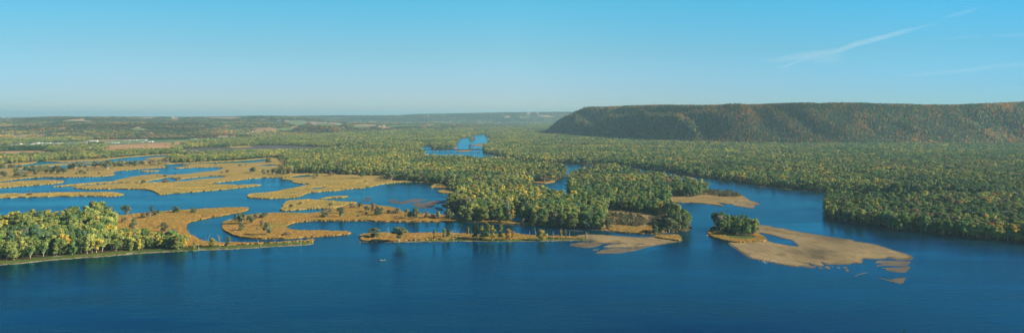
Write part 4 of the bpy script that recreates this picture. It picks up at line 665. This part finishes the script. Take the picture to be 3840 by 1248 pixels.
# ------------------------------------------------------------------ farmsteads, hangars and houses of the terrace and the hills
BLD = [('Z', 20, 106, 44, 12, 'w', 'long white building at the left edge of the ridge top'), ('Z', 75, 108, 18, 40, 't', 'white tower on the far left ridge top'), ('Z', 150, 118, 56, 13, 'w', 'white building right of the ridge tower'), ('Z', 188, 113, 22, 24, 't', 'stubby white tank on the left ridge top'), ('Z', 112, 108, 28, 9, 'w', 'low building between the ridge tower and the stubby tank'), ('Z', 295, 497, 40, 17, 'w', 'white farmhouse alone below the left hillside'), ('Z', 517, 476, 22, 42, 't', 'pale silo of the farm below the left hillside'), ('Z', 478, 487, 42, 18, 'g', 'barn left of the pale silo'),
       ('Z', 205, 612, 110, 16, 'w', 'leftmost long white shed of the terrace row'), ('Z', 370, 612, 110, 20, 'w', 'second long white shed of the terrace row'), ('Z', 290, 627, 160, 13, 'g', 'leftmost grey shed before the terrace row'), ('Z', 540, 614, 170, 14, 'g', 'long grey shed in the middle of the terrace row'), ('Z', 705, 592, 130, 22, 'w', 'biggest white hall of the terrace row'), ('Z', 650, 612, 42, 16, 'w', 'small white hall left below the biggest one'), ('Z', 735, 612, 52, 16, 'w', 'small white hall right below the biggest one'), ('Z', 820, 590, 48, 18, 'w', 'white hall just right of the biggest one'), ('Z', 905, 586, 44, 14, 'w', 'pale house mid way along the terrace row'), ('Z', 968, 590, 60, 17, 'w', 'white shed right of the middle of the terrace row'), ('Z', 1085, 586, 96, 13, 'g', 'long grey shed toward the right of the terrace row'), ('Z', 1165, 592, 40, 8, 'w', 'low white shed near the right end of the terrace row'), ('Z', 1212, 580, 36, 8, 'w', 'last low shed of the terrace row'), ('Z', 1367, 576, 14, 9, 'w', 'tiny white hut beside the runway'),
       ('Z', 1112, 736, 34, 20, 'w', 'leftmost white cottage among the belt trees'), ('Z', 1230, 752, 34, 17, 'w', 'white cottage left of the cottage group'), ('Z', 1262, 762, 44, 17, 'w', 'nearest white cottage of the cottage group'), ('Z', 1320, 735, 40, 15, 'w', 'white cottage mid of the cottage group'), ('Z', 1388, 730, 44, 20, 'w', 'tall white cottage of the cottage group'), ('Z', 1450, 728, 30, 12, 'w', 'small white cottage right of the cottage group'), ('Z', 1640, 716, 62, 26, 'w', 'large white house right of the cottage group'), ('Z', 1620, 600, 90, 12, 'r', 'low reddish roofs beyond the cottages'),
       ('Y', 170, 557, 145, 22, 'w', 'big white hangar standing alone on the terrace'), ('Y', 15, 560, 32, 12, 'w', 'small white shed left of the big white hangar'), ('Y', 575, 198, 48, 14, 'w', 'white house high on the left hillside'), ('Y', 248, 420, 42, 13, 'w', 'white house low on the left hillside'), ('Y', 592, 408, 44, 8, 'w', 'pale roof among trees low on the hillside'), ('Y', 550, 580, 30, 20, 'g', 'grey barn at the left of the middle farm'), ('Y', 590, 590, 28, 12, 'w', 'small white shed of the middle farm'), ('Y', 640, 586, 36, 19, 'w', 'white barn of the middle farm'), ('Y', 520, 590, 30, 9, 'w', 'low white shed left of the middle farm'), ('Y', 836, 582, 40, 8, 'w', 'low white shed right of the middle farm'),
       ('Y', 752, 538, 60, 9, 'w', 'leftmost shed of the far right terrace row'), ('Y', 852, 535, 58, 9, 'w', 'second shed of the far right terrace row'), ('Y', 980, 532, 84, 13, 'w', 'middle shed of the far right terrace row'), ('Y', 1100, 530, 88, 11, 'w', 'fourth shed of the far right terrace row'), ('Y', 1186, 530, 46, 18, 'w', 'rightmost shed of the far right terrace row'), ('Y', 1176, 546, 26, 11, 'w', 'white farmhouse left of the right farm'), ('Y', 1105, 572, 60, 8, 'w', 'low shed in front of the right farm'), ('Y', 1240, 568, 22, 13, 'w', 'small white house of the right farm'), ('Y', 1295, 566, 64, 22, 'w', 'white barn of the right farm'),
       ('X', 36, 82, 26, 15, 'w', 'white house on the ridge top left of centre'), ('X', 1605, 388, 30, 42, 't', 'broad pale silo left of the blue-roofed sheds'), ('X', 1652, 388, 62, 17, 'g', 'blue-grey shed right of the broad silo'), ('X', 397, 508, 22, 12, 'w', 'left white house beside the conifer row'), ('X', 480, 509, 40, 11, 'w', 'right white house beside the conifer row'), ('X', 492, 545, 90, 9, 'w', 'long low shed below the conifer row'), ('X', 572, 542, 72, 19, 'w', 'white barn below the conifer row'), ('X', 1222, 465, 62, 14, 'w', 'pale barn at the foot of the middle hills'),
       ('V', 125, 462, 62, 22, 'w', 'white barn left of the wooded terrace edge'), ('V', 181, 432, 13, 30, 't', 'slim silo at the left end of the wooded terrace edge'), ('V', 105, 403, 40, 9, 'w', 'low white shed above the white barn'), ('V', 455, 222, 62, 9, 'w', 'pale farm high on the middle hills'), ('V', 1041, 254, 16, 13, 'w', 'small white house in the upper fields'), ('V', 1145, 252, 28, 14, 'w', 'barn right of the small upper house'), ('V', 1360, 215, 40, 11, 'w', 'white barn on the crest of the middle hills'), ('V', 1608, 252, 92, 14, 'w', 'long white barn on the plateau edge'),
       ('U', 96, 300, 22, 9, 'w', 'small house left on the plateau'), ('U', 377, 248, 9, 22, 't', 'far slim silo on the plateau'), ('U', 485, 300, 62, 9, 'g', 'grey shed on the green plateau field'), ('U', 710, 296, 58, 16, 'w', 'white barn at the back of the plateau farm'), ('U', 675, 302, 14, 22, 't', 'silo left of the plateau farm'), ('U', 718, 334, 68, 15, 'w', 'front white barn of the plateau farm'), ('U', 768, 334, 22, 12, 'w', 'small house of the plateau farm'), ('U', 836, 336, 34, 26, 'w', 'tall pale barn of the plateau farm'), ('U', 962, 307, 26, 9, 'w', 'shed right of the plateau farm'), ('U', 1050, 305, 22, 10, 'w', 'second shed right of the plateau farm'), ('U', 1270, 294, 42, 9, 'w', 'left of two long white plateau barns'), ('U', 1345, 294, 68, 11, 'w', 'right of two long white plateau barns'), ('U', 1390, 264, 50, 8, 'w', 'far white barn behind the two long ones'), ('U', 1120, 264, 20, 9, 'w', 'tiny far white house on the valley floor'),
       ('N', 165, 228, 22, 7, 'w', 'leftmost house below the blue ridge'), ('N', 252, 228, 22, 7, 'w', 'second house below the blue ridge'), ('N', 357, 229, 26, 8, 'w', 'third house below the blue ridge'), ('N', 513, 218, 22, 6, 'w', 'left pale shed of the far pair'), ('N', 552, 218, 22, 6, 'w', 'right pale shed of the far pair'), ('N', 694, 221, 12, 8, 'w', 'small white gable left of the far silos'), ('N', 795, 222, 7, 16, 't', 'left far silo below the blue ridge'), ('N', 808, 222, 8, 19, 't', 'right far silo below the blue ridge'), ('N', 1100, 251, 76, 5, 'w', 'long low white building in the far valley')]
BPOS = []
for rg, u, v, w, h, k, lb in BLD:
    r = REG[rg]; x, y, z = locate(r[0]+u*r[2], r[1]+v*r[2]); sc_ = r[2]*y/F; w *= sc_; h *= sc_; BPOS.append((x, y, w))
    if k == 't':
        e = empty('silo', (x, y, z)); b = MB(); b.tube([(0, 0, -3), (0, 0, h*.88)], [w/2]*2, 14); b.build('wall', WHITE, e); b = MB(); b.tube([(0, 0, h*.88), (0, 0, h*.95), (0, 0, h)], [w/2*1.04, w*.4, w*.1], 14); b.build('roof', WHITE, e); tag(e, lb, 'silo', 'silos and towers'); continue
    kind = 'barn' if w > 22 else 'house'; e = empty(kind, (x, y, z)); d = min(w*.8, 14); b = MB(); b.box((0, 0, h*.3-1.5), (w, d, h*.6+3)); b.build('wall', {'w': WHITE, 'g': TEAL, 'r': RED}[k], e)
    b = MB(); o = .4; zz = h*.6; b.add([(-w/2-o, -d/2-o, zz), (w/2+o, -d/2-o, zz), (w/2+o, d/2+o, zz), (-w/2-o, d/2+o, zz), (-w/2-o, 0, h), (w/2+o, 0, h)], [(0, 1, 5, 4), (3, 4, 5, 2), (0, 4, 3), (1, 2, 5), (3, 2, 1, 0)]); b.build('roof', {'w': WHITE if hash(lb) and len(lb) % 3 else GREY, 'g': TEAL, 'r': RED}[k], e)
    b = MB(); b.box((w*.12, -d/2-.06, h*.2), (min(3.5, w*.2), .12, h*.36)); b.build('door', GREY, e); tag(e, lb, kind, 'white farm buildings of the terrace and hills')
# ------------------------------------------------------------------ fishing boat and its angler
ALU = plain('dull_olive_hull', (.40, .38, .26), .5, .4, .2); DKG = plain('dark_rubber', (.02, .02, .02), .6)
p = Vector(at('Q', 1438, 976, 0)); e = empty('fishing_boat', p, R(24)); L, W_ = 5.4, 1.6
def hull(L, W_, inner=0.):
    st = []; n = 12
    for i in range(n+1):
        t = i/n; x = -L/2+L*t; w = W_/2*(1-max(0, (t-.62)/.38)**2*.82)-inner; s_ = .12*t**3; st.append([(x, -w, .48+s_), (x, -w*.82, .05+s_*2+inner), (x, w*.82, .05+s_*2+inner), (x, w, .48+s_)])
    return st
o_, i_ = hull(L, W_), hull(L-.06, W_, .05); v = []; f = []; n = len(o_)
for s_ in o_: v += s_
for s_ in i_: v += s_
for i in range(n-1):
    for k in range(3): f.append((i*4+k, (i+1)*4+k, (i+1)*4+k+1, i*4+k+1)); a = 4*n; f.append((a+i*4+k+1, a+(i+1)*4+k+1, a+(i+1)*4+k, a+i*4+k))
    for k in (0, 3): f.append((i*4+k, (i+1)*4+k, a+(i+1)*4+k, a+i*4+k))
f += [(0, 1, 2, 3), ((n-1)*4+3, (n-1)*4+2, (n-1)*4+1, (n-1)*4), (a+3, a+2, a+1, a), (a+(n-1)*4, a+(n-1)*4+1, a+(n-1)*4+2, a+(n-1)*4+3), (0, 3, a+3, a), ((n-1)*4, (n-1)*4+3, a+(n-1)*4+3, a+(n-1)*4)]
link('hull', mesh('hull', v, f), e, [ALU]); CREAM = plain('cream_vinyl', (.62, .58, .44), .6)
for q in (-1.5, -.3, 1.05): b = MB(); b.box((q, 0, .42), (.38, 1.3, .07)); b.box((q, 0, .25), (.3, .9, .28)); b.build('bench_seat', CREAM, e)
b = MB(); b.tube([(-L/2-.25, 0, .75), (-L/2-.25, 0, .95), (-L/2-.25, 0, 1.25), (-L/2-.25, 0, 1.36)], [.2, .27, .25, .12], 10); mo = b.build('outboard_motor', WHITE, e); b = MB(); b.tube([(-L/2-.25, 0, .78), (-L/2-.28, 0, -.3)], [.1, .07], 8); b.box((-L/2-.08, 0, .55), (.2, .3, .3)); b.build('motor_leg', WHITE, mo)
b = MB(); b.box((-.9, .1, .32), (.45, .35, .35)); b.build('cooler', WHITE, e) if False else None
tag(e, 'small olive flat fishing boat with a white outboard motor on open water', 'boat')
c = MB(); c.box((0, 0, .17), (.5, .34, .32)); cl = empty('cooler_box', p+Matrix.Rotation(R(24), 3, 'Z') @ Vector((-.9, .12, .1))); cl.rotation_euler.z = R(24); c.build('body', RED, cl); c = MB(); c.box((0, 0, .36), (.54, .38, .06)); c.build('lid', WHITE, cl); tag(cl, 'small red cooler with a white lid inside the fishing boat', 'cooler')
def person(name, loc, rz, shirt, trousers, lb):
    J = {'pel': (0, 0, .06), 'wai': (0, .02, .26), 'che': (.02, 0, .46), 'nek': (.03, 0, .60), 'hd1': (.05, 0, .70), 'hd2': (.06, 0, .80), 'hd3': (.05, 0, .90), 'sL': (.02, .19, .54), 'eL': (.12, .27, .30), 'wL': (.34, .16, .30), 'hL': (.42, .13, .31), 'sR': (.02, -.19, .54), 'eR': (.12, -.27, .30), 'wR': (.34, -.16, .30), 'hR': (.42, -.13, .31),
         'tL': (.02, .10, .05), 'kL': (.43, .13, .08), 'aL': (.46, .13, -.32), 'fL': (.62, .14, -.36), 'tR': (.02, -.10, .05), 'kR': (.43, -.13, .08), 'aR': (.46, -.13, -.32), 'fR': (.62, -.14, -.36)}
    rad = dict(pel=.16, wai=.145, che=.17, nek=.06, hd1=.075, hd2=.10, hd3=.07, sL=.075, eL=.05, wL=.035, hL=.045, sR=.075, eR=.05, wR=.035, hR=.045, tL=.10, kL=.07, aL=.05, fL=.04, tR=.10, kR=.07, aR=.05, fR=.04)
    E_ = 'pel-wai wai-che che-nek nek-hd1 hd1-hd2 hd2-hd3 che-sL sL-eL eL-wL wL-hL che-sR sR-eR eR-wR wR-hR pel-tL tL-kL kL-aL aL-fL pel-tR tR-kR kR-aR aR-fR'.split()
    def skin(ks, es, grow, nm, m, par, root):
        me = bpy.data.meshes.new(nm); ix = {k: i for i, k in enumerate(ks)}; me.from_pydata([J[k] for k in ks], [tuple(ix[q] for q in s_.split('-')) for s_ in es], []); o = link(nm, me, par, [m])
        sk = o.modifiers.new('skin', 'SKIN'); sk.use_smooth_shade = True
        for k in ks: me.skin_vertices[0].data[ix[k]].radius = (rad[k]+grow,)*2
        me.skin_vertices[0].data[ix[root]].use_root = True; o.modifiers.new('sub', 'SUBSURF').levels = 2; return o
    SKIN_ = plain('skin', (.55, .32, .22), .6)
    fing = []
    for sd_ in (1, -1):
        w = 'L' if sd_ > 0 else 'R'
        for i in range(4):
            y = sd_*(.13+(i-1.5)*.018*sd_); J['%sa%d' % (w, i)] = (.46, y, .315); J['%sb%d' % (w, i)] = (.50+.004*(i % 3), y, .295); J['%sc%d' % (w, i)] = (.49, y, .27)
            for q in 'abc': rad['%s%s%d' % (w, q, i)] = .009
            fing += ['h%s-%sa%d' % (w, w, i), '%sa%d-%sb%d' % (w, i, w, i), '%sb%d-%sc%d' % (w, i, w, i)]
        J[w+'t'] = (.42, sd_*.085, .29); rad[w+'t'] = .011; fing.append('h%s-%st' % (w, w))
    ks = list(J); body = skin(ks, E_+fing, 0, name, SKIN_, None, 'pel'); body.location = loc; body.rotation_euler.z = rz
    skin(['wai', 'che', 'nek', 'sL', 'eL', 'sR', 'eR', 'pel'], ['pel-wai', 'wai-che', 'che-nek', 'che-sL', 'sL-eL', 'che-sR', 'sR-eR'], .022, 'shirt', shirt, body, 'pel')
    skin(['pel', 'tL', 'kL', 'aL', 'tR', 'kR', 'aR'], ['pel-tL', 'tL-kL', 'kL-aL', 'pel-tR', 'tR-kR', 'kR-aR'], .02, 'trousers', trousers, body, 'pel')
    b = MB(); b.tube([(.05, 0, .84), (.05, 0, .90), (.04, 0, .97)], [.115, .11, .05], 12); b.box((.16, 0, .855), (.12, .15, .02)); b.build('cap', WHITE, body)
    b = MB(); [b.box((.148, s_*.035, .81), (.02, .02, .014)) for s_ in (-1, 1)]; b.box((.152, 0, .735), (.015, .05, .008)); b.build('face_features', DKG, body)
    b = MB(); b.box((.168, 0, .775), (.035, .024, .04), taper=.5); [b.box((.06, s_*.105, .785), (.04, .02, .05)) for s_ in (-1, 1)]; b.build('nose_and_ears', SKIN_, body); tag(body, lb, 'person')
Rz = Matrix.Rotation(R(24), 3, 'Z'); person('person', p+Rz @ Vector((1.15, 0, .52)), R(24), WHITE, plain('dark_denim', (.03, .035, .05)), 'person in a pale shirt and cap sitting in the bow of the boat')
rod = MB(); rod.tube([(.40, -.12, .25), (1.3, -.5, .9), (2.3, -.9, 1.25)], [.018, .012, .006], 5); q = empty('fishing_rod', p+Rz @ Vector((1.15, 0, .52)), R(24)); rod.build('rod', DKG, q); c = MB(); c.tube([(.5, -.16, .24), (.5, -.22, .24)], [.04, .04], 8); c.build('reel', DKG, q); tag(q, 'thin dark fishing rod held over the bow of the boat', 'fishing rod')
# ------------------------------------------------------------------ channel marker and water birds
p = Vector(at('Q', 3391, 1244, 0)); e = empty('channel_buoy', p); GRN = plain('dark_green_buoy_paint', (.015, .035, .02), .5)
b = MB(); b.tube([(0, 0, -.5), (0, 0, .1), (0, 0, .35), (0, 0, .6)], [.45, .5, .5, .4], 14); b.build('float', GRN, e); b = MB(); b.tube([(0, 0, .6), (0, 0, 1.9)], [.33, .3], 14); b.tube([(0, 0, 1.9), (0, 0, 2.7), (0, 0, 2.75)], [.3, .3, .1], 14); b.build('can_top', GRN, e); b = MB(); b.tube([(0, 0, 2.7), (0, 0, 2.95)], [.05, .05], 6); b.tube([(-.15, 0, 2.95), (.15, 0, 2.95)], [.04, .04], 6); b.build('lifting_ring', DKG, e)
tag(e, 'dark channel buoy standing in the water at the bottom right', 'buoy')
r = np.random.default_rng(5); bv = []; bf = []; iv, if_ = ico()
bm_ = MB(); bm_.add(iv*np.array([.42, .2, .19])+np.array([0, 0, .28]), [tuple(q) for q in if_]); bm_.tube([(.3, 0, .36), (.42, 0, .58), (.47, 0, .72)], [.1, .06, .075], 6); bm_.add([(-.35, -.08, .3), (-.35, .08, .3), (-.72, 0, .26), (-.4, 0, .22)], [(0, 1, 2), (1, 0, 3), (0, 2, 3), (2, 1, 3)])
bme = mesh('water_bird', bm_.v, bm_.f); bme.materials.append(WHITE); bk = MB(); bk.tube([(.5, 0, .72), (.78, 0, .64)], [.035, .012], 5); bkm = mesh('bill', bk.v, bk.f); bkm.materials.append(plain('orange_bill', (.6, .3, .06)))
REG['w'] = (2840, 960, 100/2092)
for i, (u, v, fl) in enumerate([(155, 350, 1), (395, 475, 1), (470, 392, 1), (575, 412, 1), (555, 460, 1), (820, 462, 1), (732, 535, 1), (605, 545, 1), (1035, 480, 1), (1138, 350, 0), (1190, 435, 0), (1222, 388, 0), (1262, 455, 0), (1290, 405, 0), (1310, 380, 0), (1355, 418, 0), (1420, 430, 0), (1470, 440, 0), (1345, 395, 0), (1400, 410, 0)]):
    p = Vector(at('w', u, v, 0)); o = bpy.data.objects.new('water_bird', bme); COL.objects.link(o); o.location = (p.x, p.y, -.1 if fl else .3); o.rotation_euler.z = r.random()*6.28; o.scale = (1.5,)*3; q = bpy.data.objects.new('bill', bkm); COL.objects.link(q); q.parent = o
    tag(o, 'white water bird floating just off the sandbar edge' if fl else 'white water bird resting on the sandbar edge', 'bird', 'white birds floating off the sandbar' if fl else 'white birds resting on the sandbar')
# ------------------------------------------------------------------ pale rock faces on the bluff
ROCK = soil('pale_bluff_rock', [(.3, (.42, .38, .30)), (.7, (.58, .54, .45))], g1(.7, 1.1), .8, .6)
for i, (x, y, lb) in enumerate(((2230.5, 428, 'left pale rock face high on the dark bluff slope'), (2277, 428, 'right pale rock face high on the bluff slope'))):
    X_, Y_, Z_ = locate(x, y); e = MB(); rr = random.Random(i)
    for k in range(6): e.box((rr.uniform(-5, 5), rr.uniform(-2, 3), rr.uniform(-6, 5)), (rr.uniform(3, 7), 7, rr.uniform(5, 10)), rr.uniform(-.4, .4), .8)
    o = e.build('rock_face', ROCK); o.location = (X_, Y_-9, Z_+6); tag(o, lb, 'rock')
# ------------------------------------------------------------------ wisps of cirrus and old contrails
def cirrus_mat():
    m, t, b = mat('cirrus_wisp'); a = N(t, 'ShaderNodeAttribute', attribute_name='wisp_alpha'); g = N(t, 'ShaderNodeNewGeometry').outputs['Position']
    n = ramp(t, [(.3, (.35,)*3), (.7, (1,)*3)], tex(t, g, .0011, 5, .65, (.35, 1, 1.6))); f = math_(t, 'MULTIPLY', a.outputs['Fac'], math_(t, 'MULTIPLY', n, .5))
    tr = N(t, 'ShaderNodeBsdfTransparent'); di = N(t, 'ShaderNodeBsdfDiffuse'); di.inputs[0].default_value = (.85, .85, .88, 1); tl = N(t, 'ShaderNodeBsdfTranslucent'); tl.inputs[0].default_value = (.85, .85, .88, 1); ms = N(t, 'ShaderNodeMixShader'); ms.inputs[0].default_value = .85; t.links.new(di.outputs[0], ms.inputs[1]); t.links.new(tl.outputs[0], ms.inputs[2])
    mx = N(t, 'ShaderNodeMixShader'); t.links.new(f, mx.inputs[0]); t.links.new(tr.outputs[0], mx.inputs[1]); t.links.new(ms.outputs[0], mx.inputs[2]); t.links.new(mx.outputs[0], t.nodes['Material Output'].inputs[0]); return m
CIR = cirrus_mat(); REG['s'] = (2700, 0, 1140/2272)
def wisp(path, wid, den, lb, h=6500., D0=60000.):
    P_ = pts(path); V_ = []; F_ = []; de = []; n = 7; ac = []
    Q_ = []
    for (xa, ya), (xb, yb) in zip(P_, P_[1:]):
        for k in range(8): Q_.append((xa+(xb-xa)*k/8, ya+(yb-ya)*k/8))
    Q_.append(P_[-1]); m = len(Q_)
    for i, (x, y) in enumerate(Q_):
        t = i/(m-1); w = np.interp(t, np.linspace(0, 1, len(wid)), wid); d = np.interp(t, np.linspace(0, 1, len(den)), den)
        for side in (0, 1):
            for k in range(n):
                s_ = (k/(n-1)-.5)*2; D = (h-CH)*F/(HY-y-s_*w/2); X_ = (x-CX)/F*D; V_.append((X_, D, h+(-1 if side else 1)*(1-s_*s_)*120)); de.append(d*(1-s_*s_)**1.3)
    for i in range(m-1):
        for side in (0, 1):
            for k in range(n-1): a = i*2*n+side*n+k; q = (a, a+1, a+2*n+1, a+2*n); F_.append(q if side else q[::-1])
    o = link('cirrus_streak', mesh('cirrus_streak', V_, F_, attrs={'wisp_alpha': ('FLOAT', 'POINT', de)}, smooth=True), None, [CIR]); tag(o, lb, 'cloud', 'wisps of high cloud')
wisp("s200,440 420,450 640,415 870,385 1020,330 1200,285 1380,235 1520,200 1680,165", [8, 26, 34, 26, 26, 24, 20, 12, 6], [0, .10, .20, .22, .26, .26, .20, .08, 0], 'broad white cirrus streak rising toward the right')
wisp("s390,528 480,500 560,470 680,430", [5, 9, 10, 12], [0, .14, .16, .05], 'short thin streak branching below the broad one')
wisp("s600,440 740,450 860,435 960,445", [30, 40, 44, 20], [0, .10, .12, 0], 'soft haze patch under the broad streak')
wisp("s1640,140 1750,115 1850,90 1950,55", [5, 9, 9, 4], [0, .12, .13, 0], 'faint short streak high at the upper right')
wisp("s1620,300 1800,280 2000,272 2150,266 2400,255", [5, 6, 5, 8, 9], [0, .10, .04, .13, .14], 'thin level streak at the right edge')
wisp("s1250,580 1480,558 1850,525 2080,492 2400,478", [8, 14, 16, 20, 26], [0, .10, .12, .10, .10], 'long faint streak low over the bluff')
# ------------------------------------------------------------------ haze over the whole valley
m = bpy.data.materials.new('valley_haze'); m.use_nodes = True; t = m.node_tree; t.nodes.clear(); pv = t.nodes.new('ShaderNodeVolumePrincipled'); pv.inputs['Color'].default_value = (.50, .85, 1.0, 1); pv.inputs['Density'].default_value = HAZE; pv.inputs['Anisotropy'].default_value = .1; mo = t.nodes.new('ShaderNodeOutputMaterial'); t.links.new(pv.outputs[0], mo.inputs['Volume'])
b = MB(); b.box((0, 26000, -30), (68000*2, 72000, 530)); hz = b.build('haze', m); tag(hz, kind='stuff')
